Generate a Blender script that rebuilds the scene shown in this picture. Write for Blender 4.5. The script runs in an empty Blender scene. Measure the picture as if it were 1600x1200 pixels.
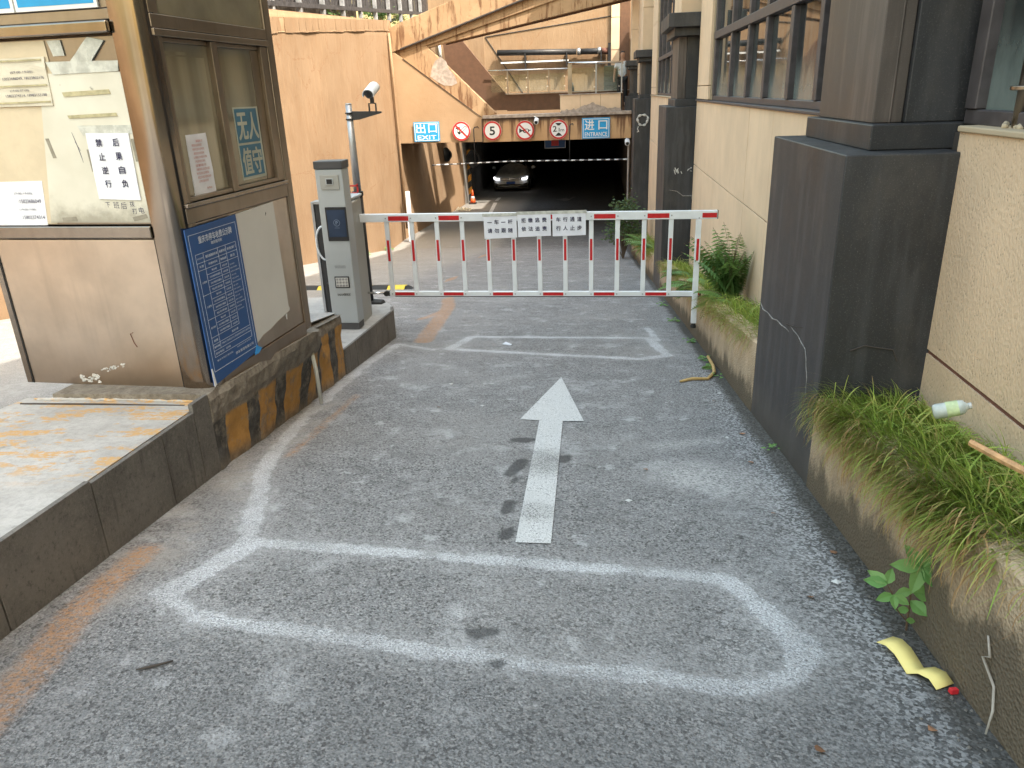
import bpy, bmesh, math, random
from mathutils import Vector, Matrix, noise as mnoise
random.seed(7)
R = math.radians
scene = bpy.context.scene
col = scene.collection
H0 = 1.09            # height of the camera above the road below it; coordinates below are relative to the camera

# ------------------------------------------------------------------ camera, sky, sun, exposure
cam = bpy.data.cameras.new("camera"); cam.sensor_width = 36; cam.lens = 26.55
cam.clip_start = .05; cam.clip_end = 600
co = bpy.data.objects.new("camera", cam); col.objects.link(co); scene.camera = co
RM = ((0.99351051, 0.00680744, -0.11353646), (0.10832132, -0.36107106, 0.92622577), (-0.0346895, -0.93251346, -0.35946529))
co.matrix_world = Matrix(((RM[0][0], -RM[0][1], -RM[0][2], 0), (RM[1][0], -RM[1][1], -RM[1][2], 0), (RM[2][0], -RM[2][1], -RM[2][2], H0), (0, 0, 0, 1)))
SUN = Vector((.60, -.45, 1.0)).normalized()
world = bpy.data.worlds.new("World"); scene.world = world; world.use_nodes = True
wn = world.node_tree; bg = wn.nodes["Background"]
sky = wn.nodes.new("ShaderNodeTexSky"); sky.sky_type = 'NISHITA'; sky.sun_disc = False
sky.sun_elevation = math.asin(SUN.z); sky.sun_rotation = math.atan2(SUN.x, SUN.y)
sky.air_density = 3.0; sky.dust_density = 5.0; sky.ozone_density = 1.0
wn.links.new(sky.outputs[0], bg.inputs[0]); bg.inputs[1].default_value = .15
sl = bpy.data.lights.new("sun", 'SUN'); sl.energy = 2.15; sl.angle = R(.6); sl.color = (1, .93, .82)
so = bpy.data.objects.new("sun", sl); col.objects.link(so); so.rotation_euler = SUN.to_track_quat('Z', 'Y').to_euler()
so.location = (10, -8, 20)
vs = scene.view_settings; vs.view_transform = 'Standard'; vs.look = 'None'; vs.exposure = 2.05; vs.gamma = 1; vs.use_curve_mapping = False
scene.cycles.max_bounces = 6; scene.cycles.diffuse_bounces = 4; scene.cycles.caustics_reflective = False; scene.cycles.caustics_refractive = False
scene.cycles.sample_clamp_indirect = 4; scene.cycles.use_denoising = True

# ------------------------------------------------------------------ materials
class NT:
    def __init__(s, name, rough=.8, metal=0, spec=.4):
        s.m = bpy.data.materials.new(name); s.m.use_nodes = True; s.t = s.m.node_tree
        s.b = s.t.nodes["Principled BSDF"]; s.b.inputs["Roughness"].default_value = rough; s.b.inputs["Metallic"].default_value = metal
        s.b.inputs["Specular IOR Level"].default_value = spec
        s._pos = None
    def n(s, ty, **k):
        x = s.t.nodes.new(ty)
        for a, v in k.items(): setattr(x, a, v)
        return x
    def put(s, inp, v):
        if hasattr(v, 'is_output') or isinstance(v, bpy.types.NodeSocket): s.t.links.new(v, inp)
        elif isinstance(v, (tuple, list)) and len(v) == 3 and inp.type == 'RGBA': inp.default_value = (*v, 1)
        else: inp.default_value = v
    def pos(s):
        if s._pos is None:
            g = s.n("ShaderNodeNewGeometry"); s._pos = g.outputs["Position"]
        return s._pos
    def vec(s, scale=(1, 1, 1), src=None):
        m = s.n("ShaderNodeVectorMath", operation='MULTIPLY'); s.put(m.inputs[0], src or s.pos()); m.inputs[1].default_value = scale
        return m.outputs[0]
    def noise(s, scale, detail=4, rough=.55, v=None, dist=0):
        x = s.n("ShaderNodeTexNoise"); s.put(x.inputs["Vector"], v or s.pos()); x.inputs["Scale"].default_value = scale
        x.inputs["Detail"].default_value = detail; x.inputs["Roughness"].default_value = rough; x.inputs["Distortion"].default_value = dist
        return x.outputs["Fac"]
    def voro(s, scale, v=None, feature='F1', out="Distance"):
        x = s.n("ShaderNodeTexVoronoi", feature=feature); s.put(x.inputs["Vector"], v or s.pos()); x.inputs["Scale"].default_value = scale
        return x.outputs[out]
    def math(s, op, a, b=0.0, clamp=False):
        x = s.n("ShaderNodeMath", operation=op); x.use_clamp = clamp; s.put(x.inputs[0], a); s.put(x.inputs[1], b); return x.outputs[0]
    def sm(s, v, a, b):     # smoothstep: 0 at a, 1 at b
        x = s.n("ShaderNodeMapRange", interpolation_type='SMOOTHSTEP'); s.put(x.inputs[0], v)
        x.inputs[1].default_value = min(a, b); x.inputs[2].default_value = max(a, b)
        x.inputs[3].default_value = 0 if a < b else 1; x.inputs[4].default_value = 1 if a < b else 0
        return x.outputs[0]
    def lin(s, v, a, b, c, d):
        x = s.n("ShaderNodeMapRange"); s.put(x.inputs[0], v)
        for i, q in zip((1, 2, 3, 4), (a, b, c, d)): x.inputs[i].default_value = q
        return x.outputs[0]
    def mix(s, f, a, b, mode='MIX'):
        x = s.n("ShaderNodeMix", data_type='RGBA', blend_type=mode); s.put(x.inputs[0], f); s.put(x.inputs[6], a); s.put(x.inputs[7], b); return x.outputs[2]
    def sep(s, v=None):
        x = s.n("ShaderNodeSeparateXYZ"); s.put(x.inputs[0], v or s.pos()); return x.outputs
    def mul(s, a, b): return s.math('MULTIPLY', a, b)
    def seg(s, p, a, b):    # distance of p (flat) to a segment
        ax, ay = a; bx, by = b; dx, dy = bx - ax, by - ay; L2 = dx * dx + dy * dy or 1e-6
        w = s.n("ShaderNodeVectorMath", operation='SUBTRACT'); s.put(w.inputs[0], p); w.inputs[1].default_value = (ax, ay, 0)
        d = s.n("ShaderNodeVectorMath", operation='DOT_PRODUCT'); s.put(d.inputs[0], w.outputs[0]); d.inputs[1].default_value = (dx / L2, dy / L2, 0)
        h = s.math('MULTIPLY', d.outputs["Value"], 1, clamp=True)
        q = s.n("ShaderNodeVectorMath", operation='SCALE'); q.inputs[0].default_value = (dx, dy, 0); s.put(q.inputs["Scale"], h)
        r = s.n("ShaderNodeVectorMath", operation='DISTANCE'); s.put(r.inputs[0], w.outputs[0]); s.put(r.inputs[1], q.outputs[0])
        return r.outputs["Value"]
    def poly(s, p, pts):
        o = None
        for a, b in zip(pts, pts[1:]):
            d = s.seg(p, a, b); o = d if o is None else s.math('MINIMUM', o, d)
        return o
    def bump(s, h, strength=.3, dist=.01):
        x = s.n("ShaderNodeBump"); x.inputs["Strength"].default_value = strength; x.inputs["Distance"].default_value = dist
        s.put(x.inputs["Height"], h); s.put(s.b.inputs["Normal"], x.outputs[0])
    def col(s, c): s.put(s.b.inputs["Base Color"], c); return s.m

def scl(c, k): return tuple(min(1, x * k) for x in c)

def plain(name, c, rough=.5, metal=0, var=.12, sc=6, bump=0, spec=.4, coat=0):
    t = NT(name, rough, metal, spec)
    n = t.noise(sc, 5, .6); f = t.sm(n, .3, .7)
    k = t.mix(f, scl(c, 1 - var), scl(c, 1 + var))
    if bump: t.bump(t.noise(sc * 12, 4), bump, .004)
    if coat: t.b.inputs["Coat Weight"].default_value = coat
    rr = t.lin(n, .3, .7, max(0, rough - .06), min(1, rough + .08)); t.put(t.b.inputs["Roughness"], rr)
    return t.col(k)

def m_road():
    t = NT("asphalt_ground", .88, spec=.3)
    def at(nm):
        x = t.n("ShaderNodeAttribute"); x.attribute_name = nm; return x.outputs["Fac"]
    fine = t.noise(170, 3, .7); grit = t.noise(75, 5, .7); mid = t.noise(5, 6, .65)
    x, y, z = t.sep()
    wob = t.math('SUBTRACT', t.noise(9, 8, .72), .5)
    cc = t.n("ShaderNodeSeparateColor"); t.put(cc.inputs[0], t.voro(135, out="Color"))
    base = t.mix(t.sm(fine, .30, .70), (.135, .132, .132), (.335, .332, .335))
    base = t.mix(t.mul(t.sm(cc.outputs[0], .62, .95), .6), base, (.44, .42, .41))
    base = t.mix(t.mul(t.sm(cc.outputs[1], .72, .93), .75), base, (.05, .047, .046))
    pits = t.mul(t.sm(t.voro(38), .20, .08), t.sm(t.noise(2.3, 3), .42, .6)); base = t.mix(t.mul(pits, .8), base, (.055, .052, .05))
    base = t.mix(t.mul(t.sm(mid, .60, .32), .30), base, (.105, .10, .098))
    base = t.mix(t.mul(t.sm(t.noise(1.1, 3, .5), .42, .68), .3), base, (.345, .33, .32))
    scuff = t.noise(4.2, 9, .68)
    base = t.mix(t.mul(t.sm(scuff, .52, .66), t.lin(grit, .35, .6, .12, .7)), base, (.46, .455, .46))
    sc2 = t.noise(8.5, 9, .62); base = t.mix(t.mul(t.sm(sc2, .625, .66), .6), base, (.46, .455, .46))
    hair = t.math('ABSOLUTE', t.math('SUBTRACT', t.noise(1.3, 6, .6), .5)); base = t.mix(t.mul(t.sm(hair, .004, .001), .5), base, (.06, .06, .06))
    gk = t.sm(grit, .38, .62)
    rid = t.math('ABSOLUTE', t.math('SUBTRACT', t.noise(85, 3, .6), .5)); near = t.math('MAXIMUM', t.sm(y, 2.8, 1.3), t.sm(x, .1, .6))
    base = t.mix(t.mul(t.mul(t.sm(rid, .035, .005), near), t.mul(t.sm(mid, .35, .6), .75)), base, (.045, .044, .045))
    base = t.mix(t.mul(t.mul(t.sm(t.noise(100, 2, .5), .60, .70), near), .5), base, (.48, .475, .475))
    # worn outlines: signed distances (metres) carried by the mesh, broken up by noise here
    dust = t.math('ADD', at("dust"), t.mul(wob, .5))
    base = t.mix(t.mul(t.sm(dust, .10, .75), gk), base, (.49, .475, .465))
    base = t.mix(t.mul(t.sm(t.math('ADD', at("dirt"), wob), .2, .8), t.mul(t.sm(mid, .4, .6), .6)), base, (.34, .31, .28))
    g2 = t.n("ShaderNodeSeparateColor"); t.put(g2.inputs[0], t.voro(125, out="Color"))
    grav = t.mix(t.sm(g2.outputs[2], .35, .75), (.06, .058, .057), (.40, .395, .40))
    base = t.mix(t.mul(at("gravel"), .8), base, grav)
    base = t.mix(t.mul(t.sm(t.math('ADD', at("edge"), t.mul(wob, .8)), .25, .75), .8), base, (.05, .044, .035))
    sd = t.math('ADD', at("seal"), t.math('ADD', t.mul(wob, .11), t.mul(t.math('SUBTRACT', grit, .5), .07)))
    base = t.mix(t.mul(t.sm(sd, .11, -.01), t.mul(gk, .45)), base, (.46, .455, .455))
    base = t.mix(t.mul(t.sm(sd, .006, -.010), t.mul(t.lin(scuff, .36, .54, .4, .92), t.mul(t.lin(fine, .36, .52, .35, 1.0), t.sm(rid, .008, .03)))), base, t.mix(t.sm(fine, .3, .7), (.48, .48, .495), (.66, .665, .69)))
    od = t.math('ADD', at("paint"), t.mul(wob, .06))
    base = t.mix(t.mul(t.sm(od, .02, -.03), t.lin(grit, .38, .6, .05, .85)), base, (.46, .24, .11))
    ol = t.math('ADD', at("oil"), t.mul(wob, .05))
    base = t.mix(t.mul(t.sm(ol, .006, -.012), .78), base, (.05, .049, .05))
    base = t.mix(t.mul(t.sm(t.math('ADD', y, wob), 1.75, 1.2), .35), base, (.07, .07, .073))
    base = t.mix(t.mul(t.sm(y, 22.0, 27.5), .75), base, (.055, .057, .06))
    base = t.mix(t.mul(t.sm(x, -2.9, -3.6), .5), base, (.35, .33, .30))
    t.bump(t.math('ADD', t.mul(fine, .5), t.mul(t.sm(t.voro(110), .1, .6), .8)), .55, .006)
    return t.col(base)

def m_orange(name="orange_plaster", streaks=.5, stain=.25):
    t = NT(name, .9, spec=.2)
    n1 = t.noise(.9, 5, .6); n2 = t.noise(7, 6, .65)
    st = t.noise(4, 7, .68, v=t.vec((1.6, 1.6, .30)), dist=1.2)
    c = t.mix(t.sm(n1, .3, .7), (.262, .172, .104), (.302, .206, .130))
    c = t.mix(t.mul(t.sm(st, .50, .66), streaks), c, (.36, .25, .155))
    c = t.mix(t.mul(t.sm(st, .46, .34), streaks * .7), c, (.26, .135, .062))
    c = t.mix(t.mul(t.sm(n2, .6, .75), .35), c, (.37, .27, .175))
    s2 = t.noise(2.4, 7, .7, v=t.vec((3, 3, .22)))
    c = t.mix(t.mul(t.sm(s2, .60, .72), stain), c, (.17, .085, .045))
    cr = t.voro(.55, feature='DISTANCE_TO_EDGE', v=t.vec((1, 1, 1)))
    crm = t.math('ADD', cr, t.mul(t.math('SUBTRACT', t.noise(5, 5), .5), .10))
    c = t.mix(t.mul(t.sm(t.math('ABSOLUTE', crm), .006, .001), .6), c, (.24, .13, .07))
    t.bump(t.math('ADD', t.mul(st, .9), t.mul(n2, .35)), .5, .035)
    return t.col(c)

def m_flat():
    t = NT("bright_orange_plaster", .9, spec=.2); n1 = t.noise(.8, 6, .6); n2 = t.noise(6, 7, .7)
    c = t.mix(t.sm(n1, .3, .7), (.345, .228, .135), (.40, .272, .168)); c = t.mix(t.mul(t.sm(n2, .58, .72), .4), c, (.36, .19, .09))
    st = t.noise(2.2, 7, .7, v=t.vec((2.5, 1, .12))); c = t.mix(t.mul(t.sm(st, .60, .72), .35), c, (.25, .13, .07)); t.bump(n2, .4, .02); return t.col(c)

def m_beam():
    t = NT("rust_streaked_plaster", .9, spec=.2)
    n1 = t.noise(1.2, 5, .6); x, y, z = t.sep()
    c = t.mix(t.sm(n1, .3, .7), (.46, .285, .155), (.54, .35, .195))
    st = t.noise(2.6, 7, .7, v=t.vec((2.2, 1, .10)))
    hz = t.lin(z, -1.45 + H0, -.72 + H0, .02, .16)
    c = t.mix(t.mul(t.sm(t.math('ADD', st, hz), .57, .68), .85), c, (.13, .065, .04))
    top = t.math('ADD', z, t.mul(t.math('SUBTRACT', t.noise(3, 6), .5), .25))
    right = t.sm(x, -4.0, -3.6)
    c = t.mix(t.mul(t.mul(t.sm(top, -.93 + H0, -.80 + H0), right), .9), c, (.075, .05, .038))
    t.bump(st, .4, .03); return t.col(c)

def m_flight():
    t = NT("weathered_stair_plaster", .9, spec=.2)
    n1 = t.noise(1.2, 5, .6)
    c = t.mix(t.sm(n1, .3, .7), (.345, .222, .128), (.40, .27, .162))
    st = t.noise(2.3, 7, .72, v=t.vec((2.4, 1, .25)))
    c = t.mix(t.mul(t.sm(st, .50, .61), .9), c, (.15, .075, .04))
    pl = t.noise(1.7, 6, .6)
    c = t.mix(t.mul(t.sm(pl, .56, .60), .5), c, (.44, .30, .18))
    t.bump(t.math('ADD', st, pl), .4, .03); return t.col(c)

def m_beige(name, c0=(.60, .46, .33), streak=.5, speck=0.0, var=.08):
    t = NT(name, .82, spec=.3)
    n1 = t.noise(2.0, 5, .6); st = t.noise(9, 5, .6, v=t.vec((1, 1, .08)))
    c = t.mix(t.sm(n1, .3, .7), scl(c0, 1 - var), scl(c0, 1 + var))
    c = t.mix(t.mul(t.sm(st, .45, .7), streak * .4), c, scl(c0, .78))
    c = t.mix(t.mul(t.noise(80, 3, .7), .25), c, scl(c0, .75))
    if speck:
        v = t.voro(120, v=t.vec((1, 1, .55))); sel = t.noise(22, 3)
        c = t.mix(t.mul(t.mul(t.sm(v, .30, .12), t.sm(sel, .42, .56)), speck * .75), c, (.20, .15, .11))
        c = t.mix(t.mul(t.sm(t.noise(3.5, 7, .7), .58, .72), .3), c, (.40, .32, .24))
        t.bump(v, .35, .006)
    else: t.bump(t.noise(60, 4), .2, .004)
    return t.col(c)

def m_planter():
    t = NT("planter_render", .9, spec=.2); x, y, z = t.sep()
    n1 = t.noise(6, 6, .65); st = t.noise(7, 6, .7, v=t.vec((1, 1, .25)))
    c = t.mix(t.sm(n1, .3, .7), (.50, .375, .255), (.62, .475, .33))
    v = t.voro(110); c = t.mix(t.mul(t.sm(v, .25, .1), .3), c, (.15, .12, .09))
    # height above the sloping road
    h = t.math('ADD', z, t.mul(y, .147))
    hh = t.math('ADD', h, t.math('ADD', t.mul(t.sm(y, 2.4, 1.2), -.11), t.mul(t.math('SUBTRACT', t.noise(5, 7, .75, v=t.vec((1, 1, .6))), .5), .42)))
    c = t.mix(t.mul(t.sm(hh, .17, .07), .9), c, (.075, .060, .045))
    c = t.mix(t.mul(t.sm(hh, .34, .14), .35), c, (.17, .14, .10))
    c = t.mix(t.mul(t.sm(st, .60, .72), .4), c, (.16, .13, .09))
    t.bump(t.math('ADD', t.noise(45, 4, .7), v), .6, .008); return t.col(c)

def m_granite(name="dark_granite", c0=(.021, .0215, .0245), c1=(.036, .036, .040)):
    t = NT(name, .55, spec=.45)
    n1 = t.noise(1.6, 6, .6); f = t.noise(220, 3, .7); st = t.noise(12, 5, .6, v=t.vec((1, 1, .12)))
    c = t.mix(t.sm(n1, .3, .7), c0, c1)
    c = t.mix(t.mul(t.sm(st, .46, .64), .6), c, scl(c1, 1.6)); big = t.noise(2.3, 7, .7, v=t.vec((1, 1, .5))); c = t.mix(t.mul(t.sm(big, .52, .68), .4), c, (.085, .075, .068))
    c = t.mix(t.mul(t.sm(f, .56, .74), .6), c, (.15, .14, .135))
    v = t.noise(5, 9, .75); c = t.mix(t.mul(t.sm(v, .66, .75), .5), c, (.19, .165, .15))
    x, y, z = t.sep(); h = t.math('ADD', z, t.mul(y, .147))
    c = t.mix(t.mul(t.sm(t.math('ADD', h, t.mul(v, .2)), .38, .14), .45), c, (.10, .088, .072))
    t.bump(t.noise(140, 3), .12, .003)
    t.put(t.b.inputs["Roughness"], t.lin(n1, .3, .7, .42, .68)); return t.col(c)

def m_slab():
    t = NT("flamed_granite_slab", .8, spec=.3)
    n1 = t.noise(3, 6, .6); f = t.noise(200, 3, .7); st = t.noise(10, 6, .65, v=t.vec((1, 1, .15)))
    c = t.mix(t.sm(n1, .3, .7), (.10, .093, .086), (.175, .162, .148))
    c = t.mix(t.mul(t.sm(f, .45, .7), .5), c, (.21, .195, .178)); g5 = t.noise(55, 5, .75); c = t.mix(t.mul(t.sm(g5, .52, .68), .5), c, (.23, .21, .19)); c = t.mix(t.mul(t.sm(g5, .46, .34), .5), c, (.045, .042, .038))
    c = t.mix(t.mul(t.sm(st, .56, .68), .65), c, (.05, .045, .04))
    c = t.mix(t.mul(t.sm(st, .42, .34), .3), c, (.21, .19, .17))
    t.bump(f, .3, .004); return t.col(c)

def m_concrete(name, yellow=0.0, c0=(.27, .265, .26), c1=(.38, .375, .365)):
    t = NT(name, .9, spec=.2)
    n1 = t.noise(3.5, 7, .65); n2 = t.noise(40, 4, .65)
    c = t.mix(t.sm(n1, .32, .68), c0, c1); c = t.mix(t.mul(t.sm(n2, .4, .7), .35), c, scl(c0, .65))
    d = t.noise(9, 8, .7); c = t.mix(t.mul(t.sm(d, .58, .72), .55), c, (.12, .11, .10))
    if yellow:
        x, y, z = t.sep(); g = t.noise(6.5, 8, .66, v=t.vec((1, 2.2, 1)))
        msk = t.mul(t.sm(g, .50, .57), t.mul(t.sm(y, 1.85, 2.15), yellow))
        msk = t.mul(msk, t.sm(t.noise(60, 4), .3, .55))
        c = t.mix(msk, c, (.52, .30, .10))
    t.bump(t.math('ADD', n2, n1), .45, .008); return t.col(c)

def m_stripe():
    t = NT("hazard_striped_concrete", .85, spec=.25); x, y, z = t.sep()
    ed = [2.70, 2.913, 3.112, 3.233, 3.441, 3.576, 3.786, 3.918, 4.102, 4.234, 4.459, 4.586, 4.85]
    yy = t.math('ADD', y, t.mul(t.math('SUBTRACT', t.noise(12, 4), .5), .03))
    blk = None
    for i in range(0, len(ed) - 1, 2):      # black bands
        b = t.mul(t.math('GREATER_THAN', yy, ed[i]), t.math('LESS_THAN', yy, ed[i + 1])); blk = b if blk is None else t.math('MAXIMUM', blk, b)
    n = t.noise(18, 7, .7); n3 = t.noise(90, 3)
    org = t.mix(t.sm(n, .3, .7), (.36, .19, .055), (.47, .255, .08)); bk = t.mix(t.sm(n, .35, .7), (.045, .043, .042), (.12, .115, .11))
    pc = t.mix(blk, org, bk)
    cc = t.mix(t.sm(n, .3, .7), (.15, .125, .10), (.27, .24, .20)); cc = t.mix(t.mul(t.sm(n3, .5, .7), .5), cc, (.09, .08, .07))
    h = t.math('ADD', t.math('ADD', z, t.mul(y, .065)), t.mul(t.math('SUBTRACT', t.noise(7, 5), .5), .07))
    lip = t.sm(h, -.975 + H0 - .135, -.955 + H0 - .135)
    worn = t.mul(t.sm(t.noise(10, 8, .7), .50, .62), .7)
    low = t.sm(t.math('ADD', t.math('ADD', z, t.mul(y, .147)), t.mul(n, .06)), .11, .03)
    c = t.mix(t.math('MAXIMUM', lip, t.math('MAXIMUM', worn, t.mul(low, .8))), pc, cc)
    t.bump(t.math('ADD', n, t.mul(n3, .5)), .5, .01); return t.col(c)

def m_steel(name="stainless_steel", c=(.60, .515, .44), rough=.31, vert=True):
    t = NT(name, rough, 1.0)
    n = t.noise(3, 5, .6); br = t.noise(30, 4, .6, v=t.vec((1, 1, .03) if vert else (.05, .05, 1)))
    dirt = t.noise(3.2, 3, .5)
    k = t.mix(t.sm(n, .3, .7), scl(c, .85), scl(c, 1.12))
    k = t.mix(t.mul(t.sm(dirt, .50, .80), .30), k, scl(c, .55))
    streak = t.noise(7, 4, .6, v=t.vec((1.5, 1.5, .12))); k = t.mix(t.mul(t.sm(streak, .5, .7), .3), k, scl(c, .6)); low = t.sm(t.math('ADD', t.sep()[2], t.mul(streak, .15)), .28, .02); k = t.mix(t.mul(low, .45), k, (.30, .20, .12))
    t.put(t.b.inputs["Roughness"], t.lin(br, .3, .7, rough - .01, rough + .04))
    wx = t.math('SINE', t.mul(t.math('ADD', t.sep()[2], t.mul(t.sep()[0], .35)), 7.0)); wy = t.math('SINE', t.mul(t.math('ADD', t.sep()[1], t.mul(t.sep()[0], 1.3)), 9.0)); t.bump(t.math('ADD', wx, t.mul(wy, .6)), .25, .012)
    return t.col(k)

def m_paper(name, c=(.74, .76, .84), wr=.35):
    t = NT(name, .7, spec=.3); n = t.noise(9, 5, .6)
    k = t.mix(t.sm(n, .3, .7), scl(c, .93), scl(c, 1.04)); t.bump(t.noise(12, 4, .6, dist=1.5), wr, .012)
    t.put(t.b.inputs["Roughness"], t.lin(n, .3, .7, .35, .75)); return t.col(k)

def m_board():
    t = NT("grubby_cream_board", .75, spec=.3); x, y, z = t.sep(); n = t.noise(10, 8, .7)
    c = t.mix(t.sm(t.noise(4, 5), .3, .7), (.58, .555, .48), (.66, .64, .57))
    hh = t.math('ADD', z, t.mul(t.math('SUBTRACT', n, .5), .25))
    c = t.mix(t.mul(t.sm(hh, -.33 + H0, -.45 + H0), .65), c, (.20, .18, .14))
    c = t.mix(t.mul(t.sm(n, .64, .70), .6), c, (.12, .11, .09)); t.bump(n, .1, .003); return t.col(c)

def m_glass(name, c=(.02, .025, .025), rough=.03, dust=True):
    t = NT(name, rough, 0, .9); t.b.inputs["IOR"].default_value = 1.7
    k = c
    if dust:
        x, y, z = t.sep(); n = t.noise(9, 6, .65, v=t.vec((1, 1, .5)))
        d = t.math('ADD', z, t.mul(t.math('SUBTRACT', n, .5), .35)); f = t.mul(t.sm(d, .22 + H0, -.12 + H0), .55)
        fold = t.noise(2.6, 2, .5, v=t.vec((3, 3, .02)))
        k = t.mix(t.sm(fold, .4, .62), (.012, .015, .017), (.05, .062, .06)); k = t.mix(f, k, (.25, .31, .30))
        t.put(t.b.inputs["Roughness"], t.lin(f, 0, .5, rough, .22))
    else:
        n = t.noise(3, 6, .6); k = t.mix(t.sm(n, .3, .7), scl(c, .8), scl(c, 1.2))
    return t.col(k)

def m_curtain():
    t = NT("curtain_behind_glass", .07, spec=.9); t.b.inputs["IOR"].default_value = 1.7
    fo = t.noise(4, 2, .5, v=t.vec((2.5, 2.5, .03))); n = t.noise(5, 5, .6)
    c = t.mix(t.sm(fo, .35, .65), (.20, .18, .125), (.31, .285, .205)); c = t.mix(t.mul(t.sm(n, .5, .7), .2), c, (.16, .14, .10)); return t.col(c)

def m_clear(name, tint=(.80, .86, .80), fac=.16):
    m = bpy.data.materials.new(name); m.use_nodes = True; t = m.node_tree; t.nodes.clear()
    o = t.nodes.new("ShaderNodeOutputMaterial"); a = t.nodes.new("ShaderNodeBsdfTransparent"); a.inputs[0].default_value = (*tint, 1)
    g = t.nodes.new("ShaderNodeBsdfGlossy"); g.inputs["Roughness"].default_value = .08; n = t.nodes.new("ShaderNodeTexNoise"); n.inputs["Scale"].default_value = 3
    mr = t.nodes.new("ShaderNodeMapRange"); mr.inputs[3].default_value = fac * .5; mr.inputs[4].default_value = fac * 1.5
    t.links.new(n.outputs[0], mr.inputs[0]); x = t.nodes.new("ShaderNodeMixShader"); t.links.new(mr.outputs[0], x.inputs[0])
    t.links.new(a.outputs[0], x.inputs[1]); t.links.new(g.outputs[0], x.inputs[2]); t.links.new(x.outputs[0], o.inputs[0]); return m

def m_leaf(name, cols, rough=.5):
    t = NT(name, rough, spec=.3); oi = t.n("ShaderNodeNewGeometry"); r = t.n("ShaderNodeValToRGB")
    e = r.color_ramp.elements; e[0].position = 0; e[0].color = (*cols[0], 1); e[1].position = 1; e[1].color = (*cols[-1], 1)
    for i, c in enumerate(cols[1:-1]): q = e.new((i + 1) / (len(cols) - 1)); q.color = (*c, 1)
    at = t.n("ShaderNodeAttribute"); at.attribute_name = "tone"
    t.put(r.inputs[0], at.outputs["Fac"]); c = r.outputs[0]
    t.b.inputs["Subsurface Weight"].default_value = 0
    tr = t.n("ShaderNodeBsdfTranslucent"); t.put(tr.inputs[0], t.mix(.5, c, (.25, .35, .05)))
    mx = t.n("ShaderNodeMixShader"); mx.inputs[0].default_value = .28
    out = t.t.nodes["Material Output"]; t.t.links.new(t.b.outputs[0], mx.inputs[1]); t.t.links.new(tr.outputs[0], mx.inputs[2]); t.t.links.new(mx.outputs[0], out.inputs[0])
    return t.col(c)

def m_emit(name, c, s):
    t = NT(name, .4); t.b.inputs["Emission Color"].default_value = (*c, 1); t.b.inputs["Emission Strength"].default_value = s; return t.col(c)

def m_arrow():
    t = NT("worn_white_road_paint", .8, spec=.3); f = t.noise(150, 4, .75); g = t.noise(12, 6, .7)
    d = t.n("ShaderNodeVectorMath", operation='DISTANCE'); t.put(d.inputs[0], t.vec((1, 1, 0))); d.inputs[1].default_value = (-.22, 2.98, 0)
    dark = t.sm(d.outputs["Value"], .26, .05); d2 = t.n("ShaderNodeVectorMath", operation='DISTANCE'); t.put(d2.inputs[0], t.vec((1, 1, 0))); d2.inputs[1].default_value = (-.23, 2.42, 0)
    dark = t.math('MAXIMUM', dark, t.mul(t.sm(d2.outputs["Value"], .14, .03), .7))
    thr = t.math('ADD', f, t.mul(t.math('SUBTRACT', g, .5), .35)); thr = t.math('ADD', thr, t.mul(dark, .09))
    c = t.mix(t.mul(t.sm(thr, .53, .62), .85), t.mix(t.sm(g, .3, .7), (.54, .54, .535), (.66, .66, .655)), (.13, .13, .135))
    c = t.mix(t.mul(dark, .25), c, (.2, .19, .17)); t.bump(f, .4, .004); return t.col(c)

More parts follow.
